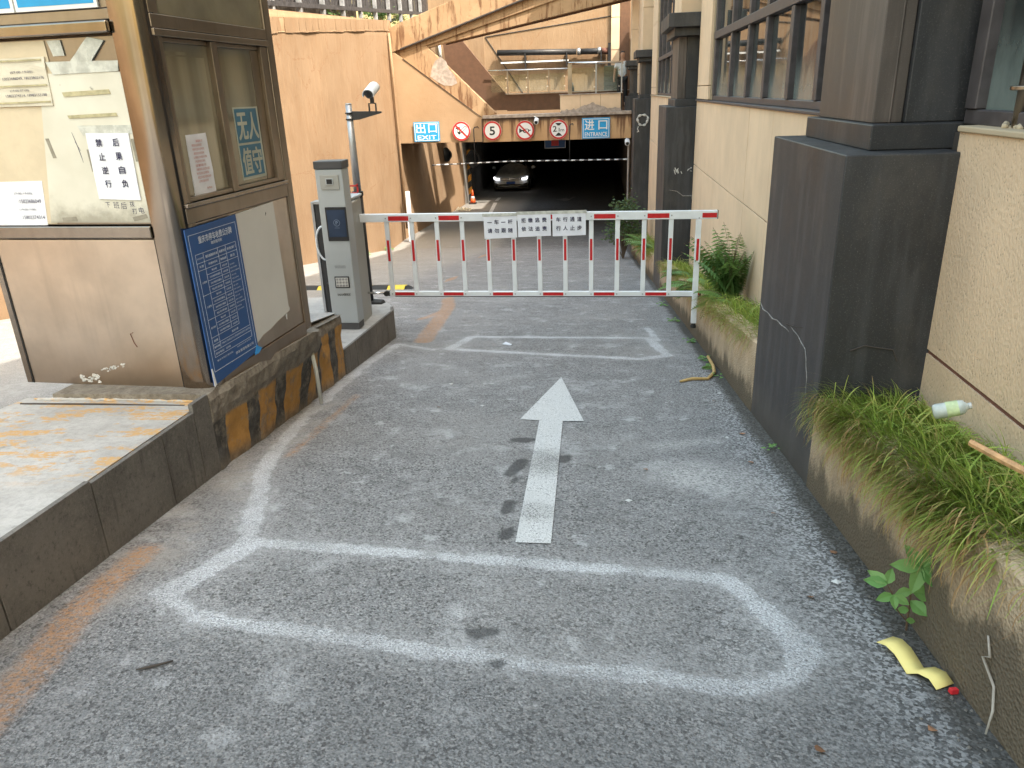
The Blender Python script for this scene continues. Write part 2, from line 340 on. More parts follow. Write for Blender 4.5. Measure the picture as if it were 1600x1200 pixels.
MT = dict(
    road=m_road(), orange=m_orange("sunlit_orange_plaster", .35, .05), orange2=m_orange("back_wall_plaster", .25, .8), exitwall=m_flat(), beam=m_beam(), flight=m_flight(),
    brown=plain("brown_plaster", (.135, .072, .044), .9, var=.12, bump=.2), bareplaster=plain("bare_grey_plaster", (.36, .30, .26), .95, var=.25, sc=9, bump=.6),  # brown: one even dark tone for stringer, plinth, soffit and column
    beige=m_beige("beige_stone_tile", (.70, .525, .365)), pebble=m_beige("pebble_dash_render", (.66, .485, .335), .15, .9), ledge=m_beige("stained_beige_render", (.46, .37, .26), .6),
    planter=m_planter(), granite=m_granite(), granite2=m_granite("granite_brown_reflection", (.06, .05, .046), (.09, .073, .066)), slab=m_slab(),  # granite2: granite browned to stand in for a reflection
    conc=m_concrete("grey_concrete", 0, (.33, .325, .315), (.45, .44, .425)), concY=m_concrete("paint_stained_concrete", .85, (.36, .345, .33), (.47, .455, .44)), stripe=m_stripe(), steel=m_steel(), steelH=m_steel("polished_steel_column", (.30, .265, .235), .14),
    steelD=m_steel("dull_bronze_steel", (.30, .255, .215), .33), chrome=plain("bright_chrome", (.75, .75, .76), .15, 1.0, .05),
    road_paint=m_arrow(), paper=m_paper("white_paper"), oldpaper=m_paper("yellowed_paper", (.62, .58, .49)), kraft=m_paper("tan_card", (.60, .51, .38), .15), board=m_board(),
    tape=plain("clear_parcel_tape", (.50, .51, .48), .25, var=.2, sc=20, bump=.3), dtape=plain("grey_tape", (.26, .24, .20), .5, var=.15, sc=30), ytape=plain("old_yellow_tape", (.42, .38, .24), .5, var=.2, sc=30, bump=.3),
    filmglass=m_glass("dusty_brown_window_film", (.215, .195, .140), .06, False), winglass=m_glass("dark_window_glass"), frame=plain("grey_window_frame", (.085, .075, .08), .5, .3, .2, 12),
    clear=m_clear("railing_glass", (.86, .90, .86), .07), greenglass=m_glass("dark_green_glass", (.045, .075, .065), .2, False), dark=plain("matt_black", (.018, .018, .02), .5), blackmetal=plain("black_painted_metal", (.03, .03, .033), .45, .2, .2, 10),
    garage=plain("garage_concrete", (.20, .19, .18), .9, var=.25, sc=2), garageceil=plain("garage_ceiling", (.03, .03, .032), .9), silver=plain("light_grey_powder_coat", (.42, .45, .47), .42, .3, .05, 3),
    silverS=plain("warm_grey_side_panel", (.36, .36, .34), .45, .2, .06, 3), darkgrey=plain("dark_grey_plastic", (.07, .07, .075), .45, var=.1), screen=plain("dark_blue_screen", (.022, .038, .075), .12, var=.3, sc=3), scrtxt=plain("pale_screen_print", (.22, .28, .38), .4),
    white=plain("white_powder_coat", (.72, .75, .79), .38, var=.05, sc=8), red=plain("red_reflective_tape", (.50, .018, .022), .35, var=.12, sc=30), rivet=plain("rivet_metal", (.35, .35, .36), .3, .9), pole=plain("galvanised_pole", (.38, .39, .41), .4, .7, .1, 5),
    ink=plain("blue_black_ink", (.035, .035, .085), .6), inkred=plain("faded_red_ink", (.42, .12, .10), .6), bluesign=plain("blue_sign_sheet", (.02, .30, .62), .4, var=.08), navy=plain("navy_notice_board", (.018, .078, .25), .45, var=.1, sc=4),
    signwhite=plain("white_sign_sheet", (.72, .73, .74), .4, var=.04), signred=plain("red_sign_sheet", (.50, .03, .03), .4, var=.08), signblack=plain("black_sign_print", (.02, .02, .02), .5), softblue=plain("glass_dimmed_blue", (.055, .16, .25), .5, var=.15), softwhite=plain("glass_dimmed_white", (.42, .44, .38), .5),
    palewhite=plain("bare_white_board", (.60, .595, .58), .6, var=.06, sc=2), tlet=plain("pale_blue_print", (.58, .65, .78), .5, var=.15, sc=60), yellow=plain("yellow_rubber", (.62, .47, .05), .6, var=.15), rubber=plain("black_rubber", (.025, .025, .025), .75, var=.2),
    grass=m_leaf("sedge_blades", [(.28, .15, .07), (.50, .31, .15), (.40, .40, .11), (.25, .37, .07), (.34, .47, .085), (.50, .56, .15), (.13, .21, .05)]), fern=m_leaf("fern_leaves", [(.14, .26, .08), (.21, .36, .12), (.10, .21, .06), (.34, .23, .09)]),
    shrub=m_leaf("shrub_leaves", [(.03, .06, .022), (.075, .12, .05), (.05, .09, .035)]), weed=m_leaf("bright_green_leaves", [(.12, .28, .08), (.17, .34, .10), (.20, .34, .11)]), stem=plain("plant_stem", (.13, .08, .05), .7), soil=plain("dark_soil", (.045, .035, .025), .95, var=.4, sc=20, bump=.8),
    wood=plain("pale_stripped_twig", (.50, .33, .13), .6, var=.2, sc=30), greytwig=plain("dry_grey_twig", (.38, .34, .30), .8, var=.2), stick=plain("weathered_orange_wood", (.52, .30, .15), .7, var=.35, sc=25), yellowcard=plain("yellow_card", (.80, .66, .24), .6, var=.05), dryleaf=plain("dry_brown_leaf", (.26, .13, .07), .8, var=.3),
    bottle=plain("cloudy_clear_plastic", (.48, .52, .50), .15, var=.15, sc=25), blabel=plain("green_white_label", (.58, .68, .40), .5, var=.3, sc=20), redplastic=plain("red_plastic", (.65, .03, .04), .4), pebble_w=plain("pale_stone_chip", (.55, .55, .55), .8),
    carpaint=plain("white_car_paint", (.86, .87, .88), .25, 0, .03, 3, coat=.6), carglass=plain("dark_car_glass", (.012, .014, .016), .05), carblack=plain("gloss_black_trim", (.012, .012, .012), .3), lamp=m_emit("lit_headlight", (.95, .97, 1.0), .7), plate=plain("blue_number_plate", (.02, .10, .45), .4),
    cone=plain("orange_cone_plastic", (.70, .10, .02), .5), hazorange=plain("hazard_orange_paint", (.55, .24, .03), .6), pvc=plain("white_pvc_pipe", (.62, .62, .58), .45, var=.1), rustred=plain("rust_red_joint", (.16, .07, .05), .8), groove=plain("dark_joint", (.06, .05, .045), .9),
    skin=plain("skin", (.45, .26, .18), .6), shirt=plain("white_shirt", (.60, .62, .66), .8), trousers=plain("black_trousers", (.015, .015, .018), .8), hair=plain("black_hair", (.012, .010, .010), .6), binbox=plain("dark_green_cabinet", (.055, .075, .055), .5, var=.2), sealant=plain("grey_sealant", (.30, .31, .32), .8, var=.15, sc=20),
    fencedark=plain("weathered_black_slats", (.045, .042, .045), .7, var=.5, sc=14), fencegrey=plain("grey_fence_post", (.27, .28, .30), .6, var=.25, sc=8), shade_bar=plain("shade_bar_concrete", (.30, .22, .15), .9), upground=plain("upper_ground", (.20, .18, .15), .95, var=.2), bark=plain("tree_bark", (.10, .075, .055), .9), rockwhite=plain("peeled_white_paint", (.52, .51, .49), .8, var=.2, sc=40, bump=.6),
    crackfill=plain('pale_crack_filler', (.20, .19, .18), .9, var=.4, sc=60),
    backboard=plain('grey_brown_boarding', (.16, .14, .12), .8, var=.4, sc=10),
    curtain=m_curtain(),
    blueplastic=plain("bright_blue_tape", (.03, .30, .75), .4), terrazzo=plain("kerb_white_block", (.62, .62, .62), .5),
)

# ------------------------------------------------------------------ geometry helpers
def tag(o, label=None, cat=None, group=None, kind=None):
    if label: o["label"] = label
    if cat: o["category"] = cat
    if group: o["group"] = group
    if kind: o["kind"] = kind
    return o

def root(name, loc, label, cat, group=None, rz=0):
    o = bpy.data.objects.new(name, None); col.objects.link(o); o.empty_display_size = .1
    o.location = (loc[0], loc[1], loc[2] + H0); o.rotation_euler = (0, 0, rz); o["base"] = tuple(o.location)
    del o["base"]
    return tag(o, label, cat, group)

class F:      # a frame: o origin, u, v, w axes
    def __init__(s, o, u=(1, 0, 0), v=(0, 0, 1), w=None):
        s.o = Vector(o); s.u = Vector(u).normalized(); s.v = Vector(v).normalized(); s.w = Vector(w).normalized() if w else s.u.cross(s.v)
    def __call__(s, a, b, c=0): return s.o + s.u * a + s.v * b + s.w * c
WORLD = F((0, 0, 0), (1, 0, 0), (0, 1, 0), (0, 0, 1))

class MB:
    def __init__(s, fr=None): s.v = []; s.f = []; s.fr = fr or WORLD; s.tone = []; s.mi = []; s.cur = 0
    def add(s, vs, fs, raw=False):
        b = len(s.v)
        s.v += [Vector(x) if raw else s.fr(*x) for x in vs]; s.f += [tuple(b + i for i in q) for q in fs]; s.mi += [s.cur] * len(fs)
        return s
    def box(s, a, b):
        x0, y0, z0 = a; x1, y1, z1 = b
        return s.add([(x0, y0, z0), (x1, y0, z0), (x1, y1, z0), (x0, y1, z0), (x0, y0, z1), (x1, y0, z1), (x1, y1, z1), (x0, y1, z1)],
                     [(0, 3, 2, 1), (4, 5, 6, 7), (0, 1, 5, 4), (1, 2, 6, 5), (2, 3, 7, 6), (3, 0, 4, 7)])
    def hexa(s, p): return s.add(p, [(0, 3, 2, 1), (4, 5, 6, 7), (0, 1, 5, 4), (1, 2, 6, 5), (2, 3, 7, 6), (3, 0, 4, 7)])
    def prism(s, poly, c0, c1):       # polygon in the frame's a,b; extruded along c
        n = len(poly)
        return s.add([(x, y, c0) for x, y in poly] + [(x, y, c1) for x, y in poly],
                     [tuple(range(n)), tuple(range(2 * n - 1, n - 1, -1))] + [(i, i + n, (i + 1) % n + n, (i + 1) % n) for i in range(n)])
    def tube(s, pts, r, n=10, cap=True):
        pts = [s.fr(*p) for p in pts]; rs = r if isinstance(r, (list, tuple)) else [r] * len(pts); b = len(s.v); up = None
        for i, p in enumerate(pts):
            d = (pts[min(i + 1, len(pts) - 1)] - pts[max(i - 1, 0)]).normalized()
            if up is None: up = d.orthogonal().normalized()
            up = (up - d * up.dot(d)).normalized(); sd = d.cross(up)
            for k in range(n): a = 2 * math.pi * k / n; s.v.append(p + (up * math.cos(a) + sd * math.sin(a)) * rs[i])
        for i in range(len(pts) - 1):
            for k in range(n):
                q = b + i * n; s.f.append((q + k, q + (k + 1) % n, q + n + (k + 1) % n, q + n + k)); s.mi.append(s.cur)
        if cap:
            s.f.append(tuple(b + k for k in reversed(range(n)))); s.f.append(tuple(b + (len(pts) - 1) * n + k for k in range(n))); s.mi += [s.cur] * 2
        return s
    def disc(s, cx, cy, r, c0, c1, n=32): return s.prism([(cx + r * math.cos(2 * math.pi * k / n), cy + r * math.sin(2 * math.pi * k / n)) for k in range(n)], c0, c1)
    def ring(s, cx, cy, r0, r1, c0, c1, n=32):
        P = []
        for r in (r0, r1):
            for c in (c0, c1): P += [(cx + r * math.cos(2 * math.pi * k / n), cy + r * math.sin(2 * math.pi * k / n), c) for k in range(n)]
        fs = []
        for k in range(n):
            j = (k + 1) % n
            fs += [(n + k, n + j, 3 * n + j, 3 * n + k), (k, 2 * n + k, 2 * n + j, j), (k, j, n + j, n + k), (2 * n + k, 3 * n + k, 3 * n + j, 2 * n + j)]
        return s.add(P, fs)
    def build(s, name, mat, parent=None, bevel=0, smooth=False, seg=2, **k):
        base = Vector((0, 0, 0))
        if parent is not None:
            q = parent; base = Vector((0, 0, 0))
            while q is not None: base += Vector(q.location); q = q.parent
        if parent is None:
            xs = [p.x for p in s.v]; ys = [p.y for p in s.v]; zs = [p.z for p in s.v]
            base = Vector(((min(xs) + max(xs)) / 2, (min(ys) + max(ys)) / 2, min(zs) + H0))
        me = bpy.data.meshes.new(name); me.from_pydata([(p.x - base.x, p.y - base.y, p.z + H0 - base.z) for p in s.v], [], s.f)
        for m in (mat if isinstance(mat, (list, tuple)) else [mat]): me.materials.append(MT[m] if isinstance(m, str) else m)
        me.polygons.foreach_set("material_index", s.mi)
        if s.tone:
            at = me.attributes.new("tone", 'FLOAT', 'POINT'); at.data.foreach_set("value", s.tone)
        bm = bmesh.new(); bm.from_mesh(me)
        if not s.tone: bmesh.ops.recalc_face_normals(bm, faces=bm.faces)
        bm.to_mesh(me); bm.free()
        if smooth: me.polygons.foreach_set("use_smooth", [True] * len(me.polygons))
        me.update()
        o = bpy.data.objects.new(name, me); col.objects.link(o); o.parent = parent
        if parent is None: o.location = base
        if bevel:
            b = o.modifiers.new("bevel", 'BEVEL'); b.width = bevel; b.segments = seg; b.limit_method = 'ANGLE'; b.angle_limit = R(40)
            me.polygons.foreach_set("use_smooth", [True] * len(me.polygons)); b.harden_normals = True
        return tag(o, **{('cat' if a == 'category' else a): v for a, v in k.items()})

def dup(o, parent=None, dx=(0, 0, 0), **k):
    c = o.copy(); col.objects.link(c)
    if parent is not None: c.parent = parent
    c.location = Vector(o.location) + Vector(dx)
    return c
def dup_tree(o, dx, parent=None, label=None):
    c = dup(o, parent, dx)
    if label: c["label"] = label
    for ch in list(o.children): dup_tree(ch, (0, 0, 0), c)
    return c

_tc = {}
def text_mesh(body, bold):
    key = (body, 0)
    if key in _tc: return _tc[key]
    c = bpy.data.curves.new("t", "FONT"); c.body = body; c.offset = 0; c.resolution_u = 3
    o = bpy.data.objects.new("t", c); col.objects.link(o)
    dg = bpy.context.evaluated_depsgraph_get(); m = bpy.data.meshes.new_from_object(o.evaluated_get(dg))
    vs = [(v.co.x, v.co.y) for v in m.vertices]; fs = [tuple(p.vertices) for p in m.polygons]
    bpy.data.objects.remove(o); bpy.data.curves.remove(c); bpy.data.meshes.remove(m)
    _tc[key] = (vs, fs); return _tc[key]
def text(mb, body, x, y, w, h, c, bold=0.0):      # lettering stretched into the box x..x+w, y..y+h of the frame at depth c
    vs, fs = text_mesh(body, bold)
    if not vs: return mb
    x0 = min(v[0] for v in vs); x1 = max(v[0] for v in vs); y0 = min(v[1] for v in vs); y1 = max(v[1] for v in vs)
    e = h * (.004 + min(bold, .06) * .36) if bold > .004 else 0
    for k, (ox, oy) in enumerate(((0, 0), (-e, -e), (e, -e), (-e, e), (e, e)) if e else ((0, 0),)):
        mb.add([(x + (a - x0) / (x1 - x0 + 1e-9) * w + ox, y + (b - y0) / (y1 - y0 + 1e-9) * h + oy, c + k * .00012) for a, b in vs], fs)
    return mb

def G(x, y): return (-H0 - .147 * y) if y < 24.2 else -H0 - .147 * 24.2
FL = G(0, 30)

def sheet(poly, dz, name, mat, **k):     # a marking lying on the road
    mb = MB(); mb.add([(x, y, G(x, y) + dz) for x, y in poly], [tuple(range(len(poly)))]); return mb.build(name, mat, **k)

# ================================================================== THE SETTING
def sd_(p, a, b):
    ax, ay = a; dx, dy = b[0] - ax, b[1] - ay; L = dx * dx + dy * dy or 1e-9
    h = min(1, max(0, ((p[0] - ax) * dx + (p[1] - ay) * dy) / L)); return math.hypot(p[0] - ax - dx * h, p[1] - ay - dy * h)
def pd_(p, pts): return min(sd_(p, a, b) for a, b in zip(pts, pts[1:]))
LA = [(-1.185, 2.10), (-.37, 2.03), (.38, 1.955), (.525, 1.63), (.47, 1.475), (.33, 1.415), (-.37, 1.50), (-1.09, 1.61), (-1.28, 1.74), (-1.185, 2.10)]
LB = [(-1.13, 6.40), (.42, 6.33), (.52, 5.53), (.30, 5.38), (-1.22, 5.78), (-1.13, 6.40)]
LC = [(-1.20, 2.12), (-1.33, 2.48), (-1.49, 2.93), (-1.54, 3.22), (-1.61, 3.7), (-1.66, 4.3), (-1.72, 5.3), (-1.70, 6.0), (-1.35, 5.75)]
OIL = (((-.385, 3.31), (-.34, 3.31), .045), ((-.255, 1.475), (-.235, 1.47), .026), ((-.325, 1.59), (-.285, 1.60), .032), ((-.37, 2.82), (-.33, 3.0), .035),
       ((-.33, 2.4), (-.33, 2.52), .03), ((-.31, 2.2), (-.31, 2.25), .03), ((-.15, 3.0), (-.145, 3.08), .03), ((-2.2, 30.5), (-.4, 30.5), .3), ((-.35, 2.72), (-.33, 2.78), .02))
def ss(v, a, b): t = min(1, max(0, (v - a) / (b - a))); return t * t * (3 - 2 * t)
def ground():
    xs = [-6.75, -5.5, -4.5, -3.6, -3.0, -2.5, -2.1] + [-1.95 + .035 * i for i in range(82)] + [1.4]
    ys = [-14, -6, -2, 0, .4] + [.8 + .035 * i for i in range(177)] + [7.0 + .3 * i for i in range(58)] + [24.2 + .9 * i for i in range(16)] + [42, 52, 70]
    mb = MB(); v = []; f = []; A = dict(seal=[], paint=[], oil=[], dust=[], dirt=[], gravel=[], edge=[])
    for y in ys:
        for x in xs:
            v.append((x, y, G(x, y))); p = (x, y)
            seal = min(pd_(p, LA) - .030, pd_(p, LB) - .042, pd_(p, LC) - .036, sd_(p, (-1.25, 1.76), (-1.16, 2.1)) - .048, sd_(p, (.45, 1.80), (.52, 1.56)) - .042, sd_(p, (.45, 6.9), (.50, 6.2)) - .03) if .8 < y < 7.4 and x > -2.2 else .5
            A['seal'].append(seal)
            pt = min(pd_(p, [(-1.30, .95), (-1.36, 1.25), (-1.46, 1.62), (-1.50, 2.0)]) - .055, pd_(p, [(-1.42, 3.0), (-1.45, 3.6), (-1.48, 4.2)]) - .02, pd_(p, [(-1.52, 6.15), (-1.58, 6.7), (-1.78, 8.6), (-2.30, 11.0), (-2.6, 13.2), (-3.3, 24.5), (-3.4, 27)]) - .085, pd_(p, [(-1.9, 7.4), (-1.72, 8.3), (-1.78, 8.8)]) - .05)
            A['paint'].append(pt); A['oil'].append(min(min(sd_(p, a, b) - r for a, b, r in OIL), .5))
            du = max(.95 - sd_(p, (.42, 2.85), (.62, 2.75)) / .34, .55 - sd_(p, (.30, 3.25), (.55, 3.35)) / .3, .4 - sd_(p, (-.9, 4.3), (-.5, 4.8)) / .5, 0) if y < 8 else .0
            A['dust'].append(max(du, 0)); A['dirt'].append(max(0, 1 - pd_(p, [(-1.5, 1.2), (-1.45, 2.1), (-1.55, 2.9), (-1.62, 4.0)]) / .22) if y < 6 else 0)
            A['gravel'].append(ss(x, .40, .80) * (1 - ss(y, 4.5, 7))); A['edge'].append(max(0, min(1, (x - .69) / .12)))
    n = len(xs)
    for j in range(len(ys) - 1):
        for i in range(n - 1): f.append((j * n + i, j * n + i + 1, (j + 1) * n + i + 1, (j + 1) * n + i))
    mb.add(v, f); o = mb.build("ramp_road", "road", kind='structure')
    for k, q in A.items(): o.data.attributes.new(k, 'FLOAT', 'POINT').data.foreach_set("value", q)
ground()
mb = MB(); mb.add([(-160, -160, -.2), (-7.1, -160, -.2), (-7.1, -14.0, -.2), (-7.1, 9, -.2), (-7.1, 9.01, .6), (-7.1, 60, 1.2), (-160, 60, 1.2), (-160, 9.01, .6), (-160, 9, -.2)], [(0, 1, 2, 3, 8), (3, 4, 7, 8), (4, 5, 6, 7)])
mb.build("upper_ground", "upground", kind='structure')
mb = MB(); mb.add([(-7.1, -160, -.3), (160, -160, -.3), (160, -14, -.3), (.9, -14, 0.95), (-7.1, -14, .95)], [(0, 1, 2, 3, 4)])
mb.build("street_behind", "upground", kind='structure')

# white arrow on the lane
sheet([(-.272, 2.15), (-.153, 2.15), (-.185, 3.645), (-.074, 3.65), (-.246, 4.72), (-.414, 3.67), (-.309, 3.655)], .004, "lane_arrow", "road_paint", kind='structure')
for pl in ([(-4.60, 31.5), (-4.44, 31.5), (-4.63, 34.8), (-4.80, 34.8)], [(-4.83, 35.4), (-4.67, 35.4), (-4.66, 36.6), (-4.82, 36.6)]):
    sheet(pl, .004, "lane_dash", "road_paint", kind='structure')
sheet([(-2.0, 35.5), (-1.5, 34.8), (-1.1, 36.2), (-1.25, 36.3), (-1.4, 35.6), (-1.55, 36.0), (-1.75, 35.8)], .004, "floor_arrow", "garage", kind='structure')

# ---- left retaining wall, with the inner wall below the beam
def grid_wall(a, b, z0f, z1f, nx, nz, amp, thick):
    a = Vector(a); b = Vector(b); d = (b - a); nrm = Vector((d.y, -d.x, 0)).normalized(); mb = MB(); v = []; f = []
    for i in range(nx + 1):
        p = a + d * (i / nx)
        for j in range(nz + 1):
            z = z0f(p.y) + (z1f(p.y) - z0f(p.y)) * j / nz
            o = amp * mnoise.noise(Vector((p.x * .7, p.y * .7, z * .5)))
            v.append((p.x + nrm.x * o, p.y + nrm.y * o, z))
    for i in range(nx):
        for j in range(nz): q = i * (nz + 1) + j; f.append((q, q + nz + 1, q + nz + 2, q + 1))
    k = len(v)
    for i in (0, nx):
        p = a + d * (i / nx)
        for z in (z0f(p.y), z1f(p.y)): v.append((p.x - nrm.x * thick, p.y - nrm.y * thick, z))
    f.append((k, k + 1, k + 3, k + 2)); f.append(tuple([nz + (nz + 1) * i for i in range(nx + 1)] + [k + 3, k + 1])); f.append(tuple(list(range(nz + 1)) + [k + 1, k])); f.append(tuple([nx * (nz + 1) + j for j in range(nz + 1)] + [k + 3, k + 2]))
    mb.add(v, f); return mb
rw = root("retaining_wall", (-6.73, 16, G(0, 16)), "tall orange rendered retaining wall along the left of the exit lane", "wall")
grid_wall((-6.73, -14, 0), (-6.73, 26.0, 0), lambda y: G(0, y) - .3, lambda y: max(.2, .44 + .0705 * y), 80, 16, .05, .35).build("render_face", "orange", rw, smooth=True)
mb = MB(); mb.fr = WORLD
for i in range(40):
    y0 = 9 + i * .43; y1 = y0 + .43; o0 = -.005 + .02 * mnoise.noise(Vector((y0 * 2, 0, 0))); zt = .44 + .0705 * y0
    mb.hexa([(-6.70, y0, zt - .30 + .05 * random.random()), (-6.73 + .03 + o0, y0, zt - .28), (-6.73 + .03 + o0, y1, zt - .26), (-6.70, y1, zt - .26 + .05 * random.random()), (-7.0, y0, zt + .02), (-6.70 + o0, y0, zt + .02), (-6.70 + o0, y1, zt + .05), (-7.0, y1, zt + .05)])
mb.build("coping_band", "orange", rw)
mb = MB(); mb.tube([(-6.62, 25.8, FL + .4), (-6.62, 25.75, -1.4), (-6.63, 25.7, .3), (-6.66, 25.7, 1.9)], .045, 8).build("corner_bead", "orange", rw, smooth=True)
iw = root("inner_wall", (-6.4, 33, FL), "orange rendered wall striped with shade below the exit sign", "wall")
grid_wall((-6.73, 26.0, 0), (-6.05, 34.5, 0), lambda y: FL - .2, lambda y: -1.2, 24, 8, .008, .3).build("render_face", "orange", iw, smooth=True)
MB().box((-6.35, 34.5, FL - .1), (-6.05, 62, -1.2)).build("garage_side", "garage", iw)

# garage hall
gh = root("parking_hall", (-2.5, 45, FL), "dark underground parking hall behind the entrance beam", "garage")
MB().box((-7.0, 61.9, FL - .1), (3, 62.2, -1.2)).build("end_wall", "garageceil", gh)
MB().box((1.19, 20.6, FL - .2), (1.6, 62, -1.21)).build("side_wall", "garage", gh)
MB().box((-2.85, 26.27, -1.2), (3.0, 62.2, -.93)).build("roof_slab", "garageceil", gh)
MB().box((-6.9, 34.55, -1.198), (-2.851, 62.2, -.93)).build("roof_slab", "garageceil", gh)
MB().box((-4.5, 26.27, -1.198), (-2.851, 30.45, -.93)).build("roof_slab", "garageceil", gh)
MB().box((-7.0, 33.4, -1.2), (-2.852, 33.6, -1.0)).build("shade_bar", "shade_bar", gh)  # unseen bar added to split the sun patch on the floor
for a, b in ((26.28, 27.42), (27.52, 28.45), (30.25, 30.95), (31.05, 31.6), (33.0, 33.3)):  # unseen bars added to cast the shade stripes on the inner wall
    MB().box((-7.0, a, -1.2), (-4.51, b, -.95)).build("shade_bar", "shade_bar", gh)

# ---- entrance beam + stair parapets
bf = F((0, 26.0, 0), (1, 0, 0), (0, 0, 1))    # a = x, b = z, c towards the camera (-y)
ge = root("entrance_gantry", (-2.9, 26.1, -1.5), "orange concrete entrance beam and zigzag stair parapets streaked with rust", "entrance")
MB(bf).prism([(-6.72, -1.46), (-3.85, -1.485), (-3.85, -.74), (-6.4, 1.19), (-6.72, 1.42)], -.25, 0).build("stair_wall", "exitwall", ge, bevel=.01)
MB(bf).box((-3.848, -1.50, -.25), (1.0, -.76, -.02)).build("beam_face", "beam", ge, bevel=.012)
MB(bf).box((-3.83, -.76, -.55), (1.0, -.66, .03)).build("beam_top_ledge", "bareplaster", ge, bevel=.01)
MB(bf).prism([(-6.72, 1.42), (-6.40, 1.19), (-3.86, -.73), (-3.38, -.62), (-5.57, 1.51), (-6.4, 1.45)], -.40, -.09).build("lower_stair_parapet", "flight", ge, bevel=.012)
MB(bf).prism([(-6.75, 1.60), (-6.75, 1.33), (-6.39, 1.43), (.9, 3.70), (.9, 5.0), (-4.55, 2.79), (-6.45, 2.17), (-6.75, 2.05)], -.30, 0.02).build("upper_stair_parapet", "flight", ge, bevel=.012)
MB(bf).prism([(-6.38, 1.36), (-5.57, 1.51), (.95, 3.27), (.95, 3.72), (-6.39, 1.44)], -.34, -.08).build("upper_stair_string", "flight", ge, bevel=.01)
MB(bf).prism([(-5.55, 1.44), (-5.02, 1.555), (-4.33, 1.67), (.95, 2.62), (.95, 3.28), (-5.57, 1.51)], -.40, -.14).build("stair_soffit_edge", "flight", ge, bevel=.01)
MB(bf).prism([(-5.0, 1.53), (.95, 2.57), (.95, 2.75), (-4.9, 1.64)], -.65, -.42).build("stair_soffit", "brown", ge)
MB(bf).prism([(-6.72, 1.30), (-6.38, 1.17), (-5.53, .57), (-5.60, .70), (-5.55, 1.46), (-6.4, 1.42)], -.30, -.25).build("streaked_infill", "orange2", ge)
mb = MB(bf); pts = [(-5.50, .58), (-5.42, .86), (-5.3, 1.05), (-5.12, 1.16), (-4.95, 1.02), (-4.88, .80), (-4.72, .62), (-4.62, .36), (-4.80, .28), (-5.05, .30), (-5.25, .40)]
mb.prism(pts, -.1, -.083).build("bare_plaster_patch", "bareplaster", ge)
MB(bf).tube([(-6.35, 1.15, .012), (-3.88, -.70, .012)], .012, 6).build("edge_joint_shadow", "groove", ge)  # dark tube for the shadow line where the next face sets back
MB(bf).tube([(-3.86, -.76, .005), (-3.86, -1.48, .005)], .012, 6).build("edge_joint_shadow", "groove", ge)
MB(bf).tube([(-6.4, 1.43, .03), (-2.36, 2.69, .03), (.9, 3.69, .03)], .03, 6).build("edge_joint_shadow", "groove", ge)  # dark tube standing in for the shadow line along the upper band
for a, b, c, d in ((-6.66, 26.3, 1.5, 2),):
    pass
# brown stringer and walkway behind
bb = F((0, 28.2, 0), (1, 0, 0), (0, 0, 1))
wk = root("walkway", (-1.5, 28.5, -.6), "raised walkway with brown plinth and stair stringer above the entrance beam", "walkway")
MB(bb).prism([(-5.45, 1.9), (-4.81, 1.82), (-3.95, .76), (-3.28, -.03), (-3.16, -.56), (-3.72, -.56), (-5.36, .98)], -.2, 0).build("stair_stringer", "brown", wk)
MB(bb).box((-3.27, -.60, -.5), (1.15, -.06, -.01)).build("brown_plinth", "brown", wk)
MB(bb).box((-3.3, -.05, -1.3), (1.15, -.02, .05)).build("deck_edge", "bareplaster", wk, bevel=.006)
MB().box((-4.4, 26.56, -.90), (1.15, 28.19, -.70)).build("roof_ledge", "bareplaster", wk)
MB(F((0, 28.75, 0))).prism([(-6.15, 1.6), (-5.5, 2.1), (-5.38, .9)], -.1, 0).build("streaked_panel", "orange2", wk)
MB(F((0, 28.74, 0))).tube([(-5.62, 1.05, .05), (-5.66, 1.85, .05)], .05, 8).build("drain_pipe", "pvc", wk, smooth=True)
MB(F((0, 30.0, 0))).prism([(-5.5, 3.2), (-4.25, 3.2), (-4.25, .85), (-4.4, .9)], -.15, 0).build("streaked_pier", "orange2", wk)
# tiled parapet at the right
MB(F((0, 26.32, 0))).box((-1.30, -.655, -.3), (.70, -.13, -.03)).build("parapet_core", "groove", wk)
for i in range(3):
    MB(F((0, 26.32, 0))).box((-1.30 + i * .655, -.64, -.03), (-1.30 + i * .655 + .648, -.13, .0)).build("parapet_tile", "beige", wk, bevel=.004)
MB(F((0, 26.32, 0))).box((-1.33, -.128, -.32), (.72, -.10, .03)).build("parapet_coping", "bareplaster", wk, bevel=.004)
mb = MB(F((0, 26.28, 0)))
prof = [(-1.28, -.655)]
for i in range(34):
    x = -1.26 + i * .058; prof.append((x, -.60 + .17 * math.exp(-((x + .25) / .35) ** 2) + .06 * random.random()))
prof.append((.68, -.655)); mb.prism(prof, 0, .07).build("mortar_heap", "bareplaster", wk)

# back wall of the light well
bw = root("light_well_wall", (-2, 34, -1), "tall orange back wall with rust streaks above the walkway", "wall")
MB(F((0, 34, 0))).box((-7.2, -1.0, -.4), (2.5, 7.5, 0)).build("render_face", "orange2", bw)
MB(F((0, 33.99, 0))).tube([(-4.75, 2.19, 0), (.54, 2.77, 0)], .022, 5).build("joint_and_shadow_line", "groove", bw)
MB(F((0, 33.99, 0))).tube([(-4.75, 2.19, 0), (-3.25, -.01, 0)], .022, 5).build("joint_and_shadow_line", "groove", bw)  # dark tube drawn in for a diagonal shadow on the wall
mb = MB(F((0, 33.99, 0)))
for i in range(6):
    MB(F((0, 33.9, 0))).box((.42, -.9 + i * 1.2, -.1), (.76, .28 + i * 1.2, .02)).build("stone_tile", "beige", bw, bevel=.006)
MB(F((0, 33.9, 0))).box((.78, -.9, -.08), (1.16, 6.4, .0)).build("brown_column", "brown", bw)
